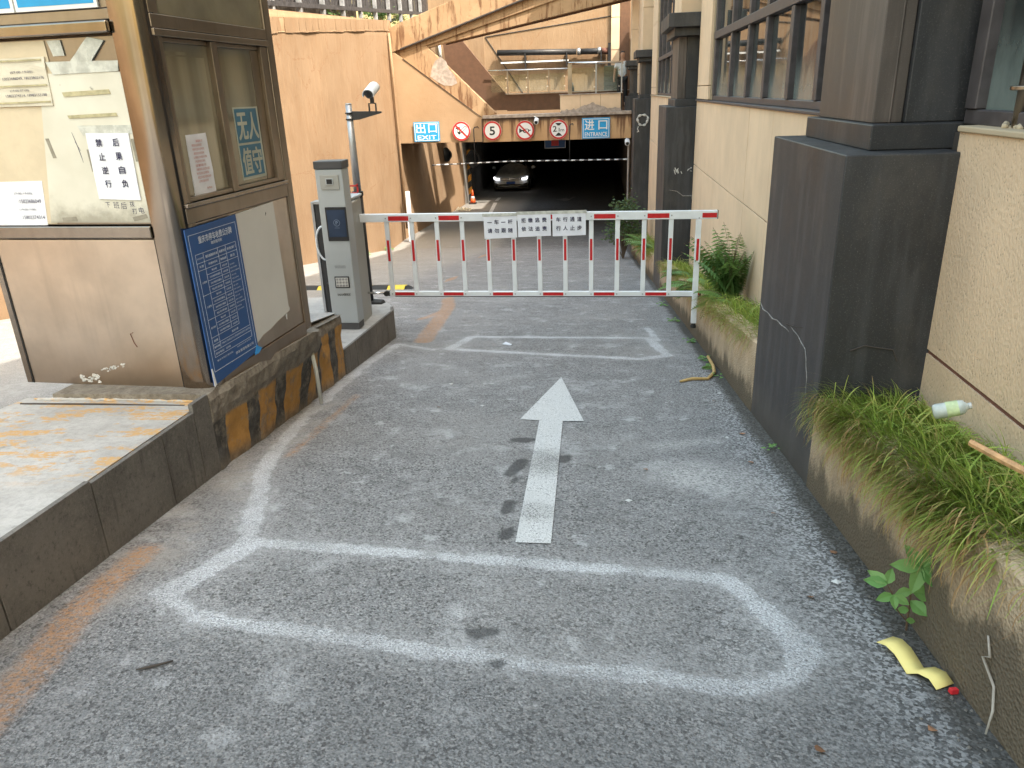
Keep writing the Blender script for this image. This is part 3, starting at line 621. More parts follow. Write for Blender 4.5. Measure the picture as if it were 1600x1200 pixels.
wp = root("wall_pipe", (-2, 33.8, 1.5), "long black insulated pipe bracketed to the orange back wall", "pipe")
MB().tube([(-4.24, 33.75, 1.56), (-.98, 33.75, 1.48)], .115, 14).build("pipe_run", "blackmetal", wp, smooth=True)
MB().tube([(-.82, 33.75, 1.477), (-.2 + .0, 33.75, 1.465), (0.05, 33.75, 1.46)], .115, 14).build("pipe_run", "blackmetal", wp, smooth=True)
for x in (-.95, -.42 + .3): MB().tube([(x, 33.75, 1.48), (x + .13, 33.75, 1.478)], .14, 14).build("flange", "pole", wp, smooth=True)
MB().tube([(.05, 33.75, 1.46), (.32, 33.75, 1.455)], .12, 14).build("rusty_joint", "rustred", wp, smooth=True)
MB().box((.30, 33.6, .7), (.42, 33.85, 1.75)).build("riser", "blackmetal", wp)
for x in (-3.1, -1.4, .0): MB().box((x, 33.6, .95), (x + .05, 33.99, 1.5)).build("bracket", "blackmetal", wp)
MB().box((-4.1, 33.7, 1.14), (-1.3, 33.78, 1.20)).build("light_tube", "signwhite", wp)

# ---- fence on the retaining wall
fc = root("corrugated_fence", (-6.9, 20, 1.9), "dark slatted fence with grey posts on top of the orange wall", "fence")
def ztop(y): return .44 + .0705 * y
for y0 in [10.5 + 1.62 * i for i in range(14)]:
    MB().box((-6.93, y0, ztop(y0) + .0), (-6.83, y0 + .12, ztop(y0) + 2.2)).build("post", "fencegrey", fc)
for k, (za, zb) in enumerate(((.24, .34), (1.4, 1.48))):
    MB().hexa([(-6.90, 10, ztop(10) + za), (-6.82, 10, ztop(10) + za), (-6.82, 33.5, ztop(33.5) + za), (-6.90, 33.5, ztop(33.5) + za), (-6.90, 10, ztop(10) + zb), (-6.82, 10, ztop(10) + zb), (-6.82, 33.5, ztop(33.5) + zb), (-6.90, 33.5, ztop(33.5) + zb)]).build("rail", "fencedark", fc)
slat = None
for i in range(170):
    y = 10.6 + i * .135
    if slat is None: slat = MB().box((-6.99, y, ztop(y) + .31), (-6.975, y + .105, ztop(y) + 2.1)).build("slat", "fencedark", fc); sy = y; sz = ztop(y)
    else: dup(slat, fc, (random.uniform(-.008, .008), y - sy, ztop(y) - sz + random.uniform(-.02, .02)))
# fence seen beyond, right end
MB().hexa([(-7.25, 10, 1.0), (-7.2, 10, 1.0), (-7.2, 24.2, 2.0), (-7.25, 24.2, 2.0), (-7.25, 10, 1.6), (-7.2, 10, 1.6), (-7.2, 24.2, 2.6), (-7.25, 24.2, 2.6)]).build("back_panel", "backboard", fc)

# ---- the building on the right
WX = 1.19
bd = root("office_building", (3, 10, 0), "beige tiled building with dark granite piers and grey framed windows along the lane", "building")
SILL = -.16; SEAM = -.93
MB().box((1.22, -3, -4.9), (1.6, 33.5, SILL - .02)).build("wall_core", "groove", bd)
MB().box((1.60, -3, SILL), (5.0, 33.5, 3.0)).build("room_mass", "garage", bd)
MB().box((1.45, -3, 2.6), (5.0, 24.5, 7.3)).build("upper_wall", "beige", bd)
MB().box((1.0, -3, 7.3), (5.2, 24.5, 7.6)).build("roof_eave", "beige", bd)
def tiles(y0, y1, z0, z1, w, h, mat="beige", x=WX, nm="wall_tile"):
    n = max(1, round((y1 - y0) / w)); w = (y1 - y0) / n; first = {}
    z = z1
    while z > z0 + .01:
        hh = min(h, z - z0)
        for i in range(n):
            a = y0 + i * w; key = round(hh, 3)
            if key not in first: first[key] = (MB().box((x, a + .004, z - hh + .004), (x + .028, a + w - .004, z - .004)).build(nm, mat, bd, bevel=.003, seg=1), a, z)
            else:
                o, a0, zz = first[key]; dup(o, bd, (random.uniform(-.0015, .0015), a - a0, z - zz))
        z -= hh
# near bay: render, not tile
MB().box((WX, -3, -2.4), (WX + .028, 2.79, SEAM - .008)).build("render_panel", "pebble", bd)
MB().box((WX, -3, SEAM + .008), (WX + .028, 2.79, SILL - .012)).build("render_panel", "pebble", bd)
MB().box((WX + .006, -3, SEAM - .008), (WX + .02, 2.79, SEAM + .008)).build("red_joint", "rustred", bd)
MB().box((WX - .012, -3, SILL - .012), (1.62, 2.79, SILL + .008)).build("sill_ledge", "ledge", bd, bevel=.006)
tiles(3.9, 10.2, SEAM, SILL - .01, .86, 1.0); tiles(3.9, 10.2, -2.6, SEAM, .86, 1.2)
tiles(11.5, 19.3, SEAM - .2, SILL - .01, .9, 1.2); tiles(11.5, 19.3, -4.0, SEAM - .2, .9, 1.4)
tiles(20.8, 25.9, -4.9, SILL, 1.0, 1.2)
MB().box((WX - .02, 3.9, SILL - .012), (1.62, 10.2, SILL + .006)).build("sill_ledge", "frame", bd, bevel=.004)
MB().box((WX - .02, 11.5, SILL - .012), (1.62, 19.3, SILL + .006)).build("sill_ledge", "ledge", bd, bevel=.004)
tiles(9.2, 10.2, SILL + .01, 2.6, 1.0, 1.3); tiles(11.5, 12.5, SILL + .01, 2.6, 1.0, 1.3)
tiles(17.8, 19.3, SILL + .01, 2.6, 1.5, 1.3); tiles(20.6, 28.0, SILL + .01, 6.4, 1.2, 1.2)
MB().box((WX + .03, 20.6, SILL), (1.6, 28.0, 6.4)).build("wall_core", "groove", bd)
for a, b in ((9.2, 10.2), (11.5, 12.5), (17.8, 19.3)): MB().box((WX + .03, a, SILL + .01), (1.6, b, 2.6)).build("wall_core", "ledge", bd)
MB().box((WX, -3, 1.9), (1.6, 9.2, 2.6)).build("window_head", "beige", bd); MB().box((WX, 12.5, 1.9), (1.6, 17.8, 2.6)).build("window_head", "beige", bd)
GX = 1.27
def window(y0, y1, edges, tz, label=None):
    w = MB(); w.box((GX - .03, y0, SILL + .006), (GX + .05, y1, SILL + .055)); w.box((GX - .045, y0, tz - .035), (GX + .05, y1, tz + .04)); w.box((GX - .03, y0, 1.86), (GX + .05, y1, 1.9))
    fr = w.build("window_frame", "frame", bd, bevel=.006)
    for e, wd in edges:
        MB().box((GX - .038, e - wd / 2, SILL + .056), (GX + .05, e + wd / 2, tz - .036)).build("mullion", "frame", fr, bevel=.005)
        MB().box((GX - .038, e - wd / 2, tz + .041), (GX + .05, e + wd / 2, 1.859)).build("mullion", "frame", fr, bevel=.005)
    es = [e for e, _ in edges]
    for a, b in zip(es, es[1:]):
        for z0, z1 in ((SILL + .05, tz - .03), (tz + .04, 1.87)):
            t = random.uniform(-.004, .004)
            MB().add([(GX + t, a, z0), (GX - t, b, z0), (GX - t * .5, b, z1), (GX + t, a, z1)], [(0, 1, 2, 3)]).build("pane", "winglass", fr)
window(3.95, 9.2, [(3.98, .06), (4.62, .10), (4.86, .08), (5.58, .09), (6.40, .08), (7.15, .08), (8.05, .08), (9.15, .1)], .50)
window(12.5, 17.8, [(12.55, .1), (13.6, .08), (14.7, .08), (15.8, .08), (16.8, .08), (17.7, .1)], .55)
window(-3, 2.9, [(-2.9, .1), (-1.5, .08), (-.1, .08), (1.2, .08), (2.85, .08)], .5)

# ---- granite piers
def pier(y0, label, dp=1.13, zb=None):
    r = root("granite_pier", (1.0, y0, G(0, y0)), label, "pier", "dark granite piers of the building")
    b = zb if zb is not None else G(0, y0 + dp) - .1
    MB().box((.825, y0, b), (WX + .02, y0 + dp, -.235)).build("plinth", "granite", r, bevel=.006)
    MB().box((.942, y0 + .14, -.2345), (WX + .2, y0 + dp - .1, -.148)).build("plinth_step", "granite", r, bevel=.005)
    MB().box((1.075, y0 + .215, -.1475), (WX + .3, y0 + dp - .16, .58)).build("shaft", "granite", r, bevel=.005)
    MB().box((.972, y0 + .235, -.147), (1.073, y0 + dp - .18, .579)).build("corner_shaft", "granite2", r, bevel=.004)
    MB().tube([(1.03, y0 + .233, -.146), (1.03, y0 + .233, .578)], .004, 5).build("sealant_line", "granite2", r)
    MB().box((.90, y0 + .10, .58), (WX + .25, y0 + dp - .06, .675)).build("cap_step", "granite", r, bevel=.005)
    MB().box((.82, y0 + .02, .676), (WX + .25, y0 + dp + .02, .835)).build("cap", "granite", r, bevel=.008)
    MB().box((.98, y0 + .2, .836), (WX + .4, y0 + dp - .15, 1.74)).build("upper_pilaster", "beige", r, bevel=.005)
    MB().box((.98, y0 + .2, 1.748), (WX + .4, y0 + dp - .15, 7.29)).build("upper_pilaster", "beige", r, bevel=.005)
    return r
p1 = pier(2.76, "nearest and largest dark granite pier, with a long pale crack down its side")
p2 = pier(10.25, "second dark granite pier, with a white scrape, beside the barrier's end", 1.3)
p3 = pier(19.5, "third dark granite pier, with a white chalk ring near its top", 1.3)
p4 = pier(26.45, "farthest dark granite pier, standing on the walkway beside the glass railing", 1.2, -.95)
# cracks and marks on piers
MB().tube([(.8245, 3.88, -1.045), (.8245, 3.80, -1.064), (.8245, 3.70, -1.050), (.8245, 3.58, -1.049), (.8245, 3.50, -1.030), (.8245, 3.40, -1.026), (.8245, 3.33, -1.016), (.8245, 3.26, -1.012)], [.0015, .004, .0025, .004, .002, .0035, .002, .001], 5).build("crack", "crackfill", p1)
MB().tube([(.8245, 3.25, -.983), (.8245, 3.18, -.985), (.8245, 3.11, -.984), (.8245, 3.05, -.995), (.8245, 2.99, -1.0), (.8245, 2.96, -1.03), (.8245, 2.95, -1.06), (.8245, 2.92, -1.10), (.8245, 2.915, -1.2)], [.001, .0028, .0018, .003, .002, .003, .0015, .002, .0008], 5).build("crack", "crackfill", p1)
if 0: MB().tube([(.823, 3.86, -.87), (.822, 3.70, -.93), (.822, 3.60, -.955), (.822, 3.5, -1.0), (.822, 3.36, -1.02), (.822, 3.25, -1.05), (.822, 3.18, -1.11), (.822, 3.09, -1.16), (.822, 3.06, -1.24), (.822, 3.03, -1.36)], [.003, .005, .004, .006, .004, .003, .005, .004, .003, .001], 5).build("crack", "pebble_w", p1)
MB().tube([(.822, 3.3, -.99), (.822, 3.2, -.97), (.822, 3.05, -.93)], [.003, .002, .001], 5).build("crack", "groove", p1)
MB(F((0, 2.757, 0))).tube([(.92, -.93, 0), (.97, -.91, 0), (1.03, -.92, 0), (1.07, -.925, 0), (1.09, -.97, 0)], .003, 5).build("crack", "groove", p1)
MB(F((0, 10.247, 0))).tube([(.9, -1.25, 0), (1.0, -1.27, 0), (1.08, -1.33, 0), (1.19, -1.33, 0), (1.21, -1.42, 0)], [.003, .006, .006, .01, .004], 5).build("crack", "crackfill", p2)
mb = MB(F((0, 10.247, 0)))
for k in range(9): x = .95 + random.random() * .12; z = -1.06 + random.random() * .05; mb.tube([(x, z, 0), (x + random.uniform(-.03, .03), z + random.uniform(.02, .06), 0)], random.uniform(.002, .009), 5)
for k in range(5): x = 1.12 + random.random() * .06; z = -1.03 + random.random() * .04; mb.tube([(x, z, 0), (x + random.uniform(-.03, .03), z + random.uniform(0, .03), 0)], random.uniform(.002, .005), 5)
mb.build("white_scrape", "rockwhite", p2)
ring = [(1.02 + .12 * math.cos(a) * (1 + .12 * math.sin(3 * a)), -.72 + .13 * math.sin(a) * (1 + .1 * math.cos(2 * a)), 0) for a in [k * math.pi / 12 for k in range(25)]]
mb = MB(F((0, 19.497, 0))); mb.tube(ring, [.022 + .012 * math.sin(k * 1.7) for k in range(25)], 6); mb.tube([(.92, -.86, 0), (.9, -.92, 0), (.93, -.98, 0), (.89, -.99, 0)], .012, 5)
mb.build("chalk_ring", "rockwhite", p3)

# near post and dark green glass panel on the sill
pp = root("glass_panel_post", (1.30, 2.42, SILL), "steel tube post with a collar on the sill ledge by the nearest pier", "post")
MB().tube([(1.258, 2.555, SILL), (1.258, 2.555, 1.6)], .024, 16).build("tube", "steelD", pp, smooth=True)
MB().tube([(1.258, 2.555, SILL + .115), (1.258, 2.555, SILL + .128)], .045, 16).build("collar", "steelD", pp, bevel=.003)
MB().box((1.27, 2.495, SILL + .125), (1.285, 2.53, SILL + .17)).build("glass_clamp", "pole", pp, bevel=.004)
MB().tube([(1.262, 2.508, SILL + .148), (1.276, 2.51, SILL + .148)], .009, 10).build("bolt", "chrome", pp)
gp = MB().box((1.285, .3, SILL + .05), (1.297, 2.52, 1.5)).build("glass_panel", "greenglass", pp)
mb = MB()
for k in range(26):
    a = random.uniform(0, 6.28); r = random.uniform(0, .04); mb.tube([(1.258 + r * math.cos(a), 2.555 + r * math.sin(a) * 1.6, SILL + .005), (1.258 + r * math.cos(a), 2.555 + r * math.sin(a), SILL + .012 + random.random() * .012)], .010, 6)
mb.build("mortar_blob", "ledge", pp, smooth=True)

# ---- planters along the building
def planter(y0, y1, hgt, label):
    r = root("planter", (.9, y0, G(0, y0)), label, "planter", "rendered planters between the granite piers")
    n = max(2, int((y1 - y0) / .15)); mb = MB(); v = []; f = []
    for i in range(n + 1):
        y = y0 + (y1 - y0) * i / n; g = G(0, y); w = .006 * mnoise.noise(Vector((y * 3, 0, 0)))
        zt = g + hgt + .012 * mnoise.noise(Vector((y * 2.2, 5, 0)))
        v += [(.822 + w, y, g - .15), (.822 + w, y, zt - .012), (.834 + w, y, zt), (.93, y, zt), (.94, y, zt - .05), (.94, y, g - .15)]
    for i in range(n):
        for k in range(6): a = i * 6 + k; b = i * 6 + (k + 1) % 6; f.append((a, b, b + 6, a + 6))
    f.append(tuple(range(6))); f.append(tuple(n * 6 + k for k in reversed(range(6))))
    mb.add(v, f); mb.build("planter_wall", "planter", r)
    mb = MB(); mb.hexa([(.94, y0, G(0, y0) + hgt - .1), (1.21, y0, G(0, y0) + hgt - .1), (1.21, y1, G(0, y1) + hgt - .1), (.94, y1, G(0, y1) + hgt - .1), (.94, y0, G(0, y0) + hgt - .045), (1.21, y0, G(0, y0) + hgt - .045), (1.21, y1, G(0, y1) + hgt - .045), (.94, y1, G(0, y1) + hgt - .045)])
    mb.build("soil_bed", "soil", r); return r
planter(-1.5, 2.758, .375, "nearest planter, overflowing with green sedge around a plastic bottle")
planter(3.892, 10.248, .40, "middle planter with ferns and sedge behind the barrier's free end")
planter(11.552, 19.498, .42, "far planter with ragged grass between the second and third piers")

# ================================================================== VEGETATION
def blade(mb, p, az, ln, w, lift, droop, tone, nseg=6):
    x, y, z = p; dx, dy = math.cos(az), math.sin(az); b = len(mb.v); px, py = -dy, dx; el = lift; s = ln / nseg
    tipdry = random.random() < .4; tip0 = random.uniform(.02, .2)
    for i in range(nseg + 1):
        t = i / nseg; ww = w * (1 - t ** 2.2) * .5 + .0003; tw = .5
        mb.v.append(Vector((x + px * ww, y + py * ww, z + tw * ww))); mb.v.append(Vector((x - px * ww, y - py * ww, z - tw * ww))); tn = tone + (tip0 - tone) * max(0, t - .45) / .55 if tipdry else tone; mb.tone += [tn, tn]
        x += dx * math.cos(el) * s; y += dy * math.cos(el) * s; z += math.sin(el) * s; el -= droop / nseg * (1 + t)
    for i in range(nseg): q = b + 2 * i; mb.f.append((q, q + 1, q + 3, q + 2)); mb.mi.append(0)
def sedge(name, y0, y1, hgt, n, label, lenr=(.22, .40), brown=.15, x0=.87, x1=1.15, w=(.0035, .006), dens=None):
    mb = MB(); cl = []
    nc = max(3, int((y1 - y0) / .14))
    for i in range(nc): cl.append((random.uniform(x0, x1), y0 + (i + random.random()) / nc * (y1 - y0), random.random()))
    for i in range(n):
        cx, cy, ct = random.choice(cl); y = min(max(random.gauss(cy, .05), y0), y1); x = min(max(random.gauss(cx, .06), x0 - .04), x1)
        if random.random() < .5: x = random.uniform(x0 - .03, x1); y = random.uniform(y0, y1)
        if dens and random.random() > dens(y): continue
        front = (x1 - x) / (x1 - x0)
        az = math.pi + random.gauss(0, .7) + (.3 if ct > .5 else -.2); ln = random.uniform(*lenr) * (.8 + .5 * front * random.random())
        if random.random() < .16: az = random.uniform(0, 6.28)
        lift = random.gauss(.85, .28); dr = random.uniform(.9, 1.7)
        if x - ln * .8 < .74: ln = max(.10, (x - .72) / .8)
        tone = random.choice((.36, .5, .5, .62, .66, .7, .82, .98)) + random.uniform(-.05, .05) + (ct - .5) * .12
        z = G(0, y) + hgt - .05
        if random.random() < brown * (1.5 if front > .6 else .6): tone = random.uniform(0, .2); lift -= .5; dr += .3
        if math.cos(az) > 0 and x + ln * .6 > 1.18: ln *= .5; lift = 1.3
        blade(mb, (x, y, z), az, ln, random.uniform(*w), lift, dr, min(1, max(0, tone)))
    # hanging dry blades at the front edge
    for i in range(int(n * brown * .55)):
        y = random.uniform(y0, y1)
        if dens and random.random() > dens(y): continue
        tone = random.uniform(0, .22) if random.random() < .65 else random.uniform(.3, .7)
        blade(mb, (random.uniform(.80, .87), y, G(0, y) + hgt + random.uniform(-.02, .05)), math.pi + random.gauss(0, .5), random.uniform(.06, .16), random.uniform(.002, .004), random.uniform(-.2, .5), random.uniform(1.6, 2.6), tone)
    o = mb.build(name, "grass", None, kind='stuff', label=label, category="grass", smooth=True); return o
sedge("sedge_grass", 1.47, 2.73, .375, 10500, "lush arching green sedge with brown tips spilling over the nearest planter", (.14, .25), .10, w=(.0028, .0054))
sedge("sedge_grass", .2, 1.5, .375, 3500, "sedge continuing along the planter's near end at the right edge", (.14, .22), .02, w=(.003, .005), x0=1.0)
sedge("sedge_grass", 3.98, 5.7, .40, 2600, "fine green sedge hanging over the planter just beyond the nearest pier", (.15, .26), .16, w=(.003, .005))
sedge("sedge_grass", 5.7, 10.1, .40, 3200, "mixed yellowing grass in the middle planter up to the second pier", (.12, .26), .25, w=(.004, .007))
sedge("sedge_grass", 11.7, 19.3, .42, 3000, "ragged green grass in the far planter", (.25, .55), .25, w=(.006, .010))

def fern(x, y, z, label, n=9, L=.45, az0=math.pi, spread=1.2, lift=1.2, mat="fern", group="ferns in the middle planter", curl=1.5):
    r = root("fern", (x, y, z), label, "fern", group)
    for k in range(n):
        mb = MB(); az = az0 + random.uniform(-spread, spread); ln = L * random.uniform(.7, 1.1); el = lift + random.uniform(-.25, .25); px, py, pz = x, y, z; ns = 20; tone = random.random()
        dx, dy = math.cos(az), math.sin(az); stem = [(px, py, pz)]
        for i in range(ns):
            s = ln / ns; px += dx * math.cos(el) * s; py += dy * math.cos(el) * s; pz += math.sin(el) * s; el -= curl / ns; px = min(px, 1.175); stem.append((px, py, pz))
            t = (i + 1) / ns; wl = ln * .26 * math.sin(math.pi * min(1, t * .85 + .15)) * (1 - .2 * t)
            for sd in (-1, 1):
                ax, ay = -dy * sd, dx * sd; b = len(mb.v); tz = -.25 * wl
                P = [(px, py, pz), (px + ax * wl * .5 + dx * (.012 + wl * .1), py + ay * wl * .5 + dy * .012, pz + .006 + tz * .3), (px + ax * wl + dx * wl * .25, py + ay * wl + dy * wl * .25, pz + tz), (px + ax * wl * .5 - dx * .010, py + ay * wl * .5 - dy * .010, pz + tz * .3)]
                P = [(min(q[0], 1.18), q[1], q[2]) for q in P]
                mb.v += [Vector(q) for q in P]; mb.tone += [min(1, max(0, tone * .6 + random.uniform(0, .25)))] * 4; mb.f.append((b, b + 1, b + 2, b + 3)); mb.mi.append(0)
        fr = mb.build("frond", mat, r)
        MB().tube(stem, .0016, 4).build("frond_stem", "stem", fr)
    return r
def pz(y, h=.40): return G(0, y) + h - .05
fern(1.06, 6.15, pz(6.15), "tall fern leaning up the beige wall beyond the nearest pier", 42, .60, math.pi + .1, 2.1, 1.40, curl=.8)
fern(1.02, 5.75, pz(5.75), "low spreading fern at the foot of the tall one", 9, .36, math.pi, 1.4, .8)
fern(.93, 6.9, pz(6.9), "bushy fern hanging over the planter behind the barrier's end post", 14, .42, math.pi, 1.5, .7)
fern(1.0, 8.0, pz(8.0), "small fern before the second pier, half browned", 9, .40, math.pi, 1.5, .8)
fern(.95, 13.0, pz(13, .42), "fern in the far planter just beyond the second pier", 12, .6, math.pi, 1.6, .9, group="ferns in the far planter")
fern(.93, 15.5, pz(15.5, .42), "fern midway along the far planter", 12, .65, math.pi, 1.6, .9, group="ferns in the far planter")
fern(.80, 5.05, G(0, 5.05), "tiny fern growing at the planter's foot by the peeled twig", 5, .13, math.pi, 1.3, .5, group=None)

def bush(name, c, rad, n, leaf, label, cat, mat="shrub", stems=8, ground=None, group=None, seed=1):
    rnd = random.Random(seed); r = root(name, (c[0], c[1], ground if ground is not None else c[2] - rad[2]), label, cat, group); mb = MB(); st = MB(); zb = ground if ground is not None else c[2] - rad[2]
    cl = []
    for k in range(stems * 3):
        a = rnd.uniform(0, 6.28); e = rnd.uniform(-.6, 1.4); q = rnd.uniform(.5, 1)
        cl.append(Vector((c[0] + rad[0] * q * math.cos(a) * math.cos(e), c[1] + rad[1] * q * math.sin(a) * math.cos(e), c[2] + rad[2] * q * math.sin(e))))
    for p in cl[:stems * 2]: st.tube([(c[0], c[1], zb), ((c[0] + p.x) / 2, (c[1] + p.y) / 2, (zb + p.z) / 2 + .1 * rad[2]), tuple(p)], [rad[0] * .05, rad[0] * .03, rad[0] * .01], 5)
    for i in range(n):
        p = rnd.choice(cl); s = min(rad) * .28; q = p + Vector((rnd.gauss(0, s), rnd.gauss(0, s), rnd.gauss(0, s * 1.1))); u = Vector((rnd.gauss(0, 1), rnd.gauss(0, 1), rnd.gauss(0, .5))).normalized(); w = u.orthogonal().normalized(); l = leaf * rnd.uniform(.6, 1.3); b = len(mb.v)
        mb.v += [q, q + u * l * .5 + w * l * .22, q + u * l, q + u * l * .5 - w * l * .22]; t = rnd.random(); mb.tone += [t] * 4; mb.f.append((b, b + 1, b + 2, b + 3)); mb.mi.append(0)
    mb.build("foliage", mat, r); st.build("branches", "bark", r); return r
bush("shrub", (.55, 17.6, G(0, 17.6) + .75), (.34, .5, .62), 1500, .085, "dark green shrub growing out past the third pier into the opening", "shrub", ground=G(0, 17.6), seed=4)
bush("shrub", (-7.6, 22, 2.05), (.5, 2.5, .35), 1500, .11, "sunlit weeds showing through the gap below the fence", "shrub", mat="fern", ground=1.6, seed=5)
bush('shrub', (-7.5, 28.5, 2.75), (.4, 3.0, .35), 1300, .12, 'sunlit leaves below the fence above the exit corner', 'shrub', mat='fern', ground=2.3, seed=9)
def hedge_tree(x, y, h, rad, label, seed):
    r = bush("tree", (x, y, 1.2 + h - rad * .7), (rad, rad, rad * .8), 2600, .22, label, "tree", ground=1.2, seed=seed, stems=10, group="trees beyond the fence")
for i, (x, y, h) in enumerate(((-13, 24, 5.0), (-15, 31, 6), (-12, 17, 4.6))): hedge_tree(x, y, h, 2.2, ("middle tree beyond the fence over the orange wall", "farthest tree beyond the fence, above the stairs", "nearest tree beyond the fence, behind the booth")[i], 20 + i)

def leaf_shape(mb, p, d, n, L, W, tone):
    d = Vector(d).normalized(); n = Vector(n).normalized(); s = d.cross(n).normalized(); p = Vector(p); b = len(mb.v); prof = [(0, .04), (.15, .55), (.4, 1), (.7, .72), (1, .02)]
    for t, w in prof:
        c = p + d * L * t + n * (-.25 * L * t * t)
        mb.v += [c - s * W * w * .5 + n * W * .12, c, c + s * W * w * .5 + n * W * .12]; mb.tone += [tone] * 3
    for i in range(4): q = b + 3 * i; mb.f += [(q, q + 1, q + 4, q + 3), (q + 1, q + 2, q + 5, q + 4)]; mb.mi += [0, 0]
def weed():
    g = G(0, 1.70); r = root("leafy_weed", (.80, 1.70, g), "leafy green weed rooted at the foot of the nearest planter wall", "weed")
    A = [(.80, 1.70, g), (.795, 1.695, g + .07), (.79, 1.69, g + .13), (.80, 1.685, g + .205)]; B = [(.797, 1.70, g + .03), (.765, 1.69, g + .07), (.745, 1.685, g + .12), (.725, 1.68, g + .155)]
    MB().tube(A, [.003, .0025, .002, .0015], 6).build("stem", "stem", r); MB().tube(B, [.0022, .002, .0018, .001], 6).build("stem", "stem", r)
    top = A[-1]
    for az, L, el in ((180, .062, .2), (120, .055, .5), (60, .05, .5), (10, .058, .3), (-60, .055, -.1), (-110, .06, -.2)):
        a = R(az); mb = MB(); leaf_shape(mb, top, (math.cos(a), math.sin(a) * .45 - .1, el * .8 + math.sin(a) * .45), (0, -.75, .65), L * 1.2, .038, random.random()); mb.build("leaf", "weed", r)
    for p, az, L in ((A[2], -20, .05), (A[2], 200, .03), (A[1], 190, .024), ((.79, 1.69, g + .10), -70, .045), ((.79, 1.69, g + .04), 0, .02)):
        a = R(az); mb = MB(); leaf_shape(mb, p, (math.cos(a), math.sin(a) * .5, -.1), (0, -.75, .65), L * 1.3, L * .85, random.random()); mb.build("leaf", "weed", r)
    for az, L in ((170, .042), (130, .04), (70, .036), (215, .035), (-50, .035), (-90, .03)):
        a = R(az); mb = MB(); leaf_shape(mb, B[-1] if L > .035 else B[-2], (math.cos(a), math.sin(a) * .5, .1 + math.sin(a) * .4), (0, -.75, .65), L * 1.3, L * .75, random.random()); mb.build("leaf", "weed", r)
weed()
def sprig(x, y, n, L, label, seed):
    rnd = random.Random(seed); g = G(0, y); mb = MB()
    for k in range(n):
        a = rnd.uniform(0, 6.28); rr = rnd.uniform(0, L); leaf_shape(mb, (x + rr * math.cos(a), y + rr * math.sin(a), g + rnd.uniform(.004, L * .8)), (math.cos(a), math.sin(a), rnd.uniform(-.1, .5)), (0, -.3, .95), L * rnd.uniform(.5, .9), L * .4, rnd.random())
    return mb.build("ground_weed", "weed", None, label=label, category="weed", group="small weeds along the planter foot")
for i, (x, y, n, L, lb) in enumerate(((.79, 3.22, 12, .028, "bright green weed at the foot of the nearest pier"), (.77, 5.35, 22, .035, "leafy weeds beside the tiny fern at the planter foot"), (.75, 6.1, 20, .04, "weed below the free end of the barrier"), (.74, 7.3, 20, .045, "weed patch at the planter foot past the barrier"), (.73, 8.6, 18, .05, "farthest weed patch before the second pier"), (.78, 4.75, 12, .03, "pale weed at the planter foot nearest the first pier"), (-6.55, 20.5, 30, .12, "weeds at the foot of the orange wall"), (-6.5, 23, 30, .12, "green tuft at the foot of the orange wall by the white pole"))):
    sprig(x, y, n, L, lb, 40 + i)

# ================================================================== RAISED ISLAND
isl = root("raised_island", (-2.0, 2.8, G(0, 2.8)), "raised concrete island with granite kerb slabs under the booth and machine", "traffic island")
def ztA(y): return -1.165 + .085 * (2.8 - y) - .012
def fx(y): return -1.642 - .051 * (y - 2.82) if y > 2.82 else -1.642 + .055 * (2.82 - y)
# near deck
mb = MB(); ys = [-1, .5, 1.5, 2.2, 2.83]; v = []
for y in ys: v += [(-2.50, y, G(0, y) - .1), (fx(y) - .022, y, G(0, y) - .1), (fx(y) - .022, y, ztA(y)), (-2.50, y, ztA(y))]
f = [(0, 1, 2, 3), tuple(len(v) - 4 + k for k in (3, 2, 1, 0))]
for i in range(len(ys) - 1):
    for k in range(4): a = i * 4 + k; b = i * 4 + (k + 1) % 4; f.append((a, b, b + 4, a + 4))
mb.add(v, f); mb.build("near_deck", "concY", isl)
for (a, b, top) in ((-.9, -.1, .0), (-.095, .70, .0), (.705, 1.50, .0), (1.505, 1.955, .002), (1.96, 2.40, -.008), (2.405, 2.655, -.008), (2.66, 2.80, .028)):
    MB().hexa([(fx(a) - .02, a, G(0, a) - .05), (fx(a), a, G(0, a) - .05), (fx(b), b, G(0, b) - .05), (fx(b) - .02, b, G(0, b) - .05), (fx(a) - .02, a, ztA(a) + top + .006), (fx(a), a, ztA(a) + top + .006), (fx(b), b, ztA(b) + top + .006), (fx(b) - .02, b, ztA(b) + top + .006)]).build("kerb_slab", "slab", isl, bevel=.002, seg=1)
# mortar bead in front of the booth
mb = MB(); pts = []
for k in range(24): pts.append((-2.45 + k * .033, 2.80 + .008 * random.uniform(-1, 1) - .004 * k / 24, ztA(2.8) + .004))
mb.tube(pts, [.002] + [.005 + .005 * random.random() for _ in pts[2:]] + [.002], 7).build("mortar_bead", "concY", isl, smooth=True)
MB().tube([(-2.46, 2.74, ztA(2.74) + .002), (-2.1, 2.742, ztA(2.74) + .003), (-1.72, 2.745, ztA(2.74) - .001)], .0045, 6).build("kerb_groove", "groove", isl)
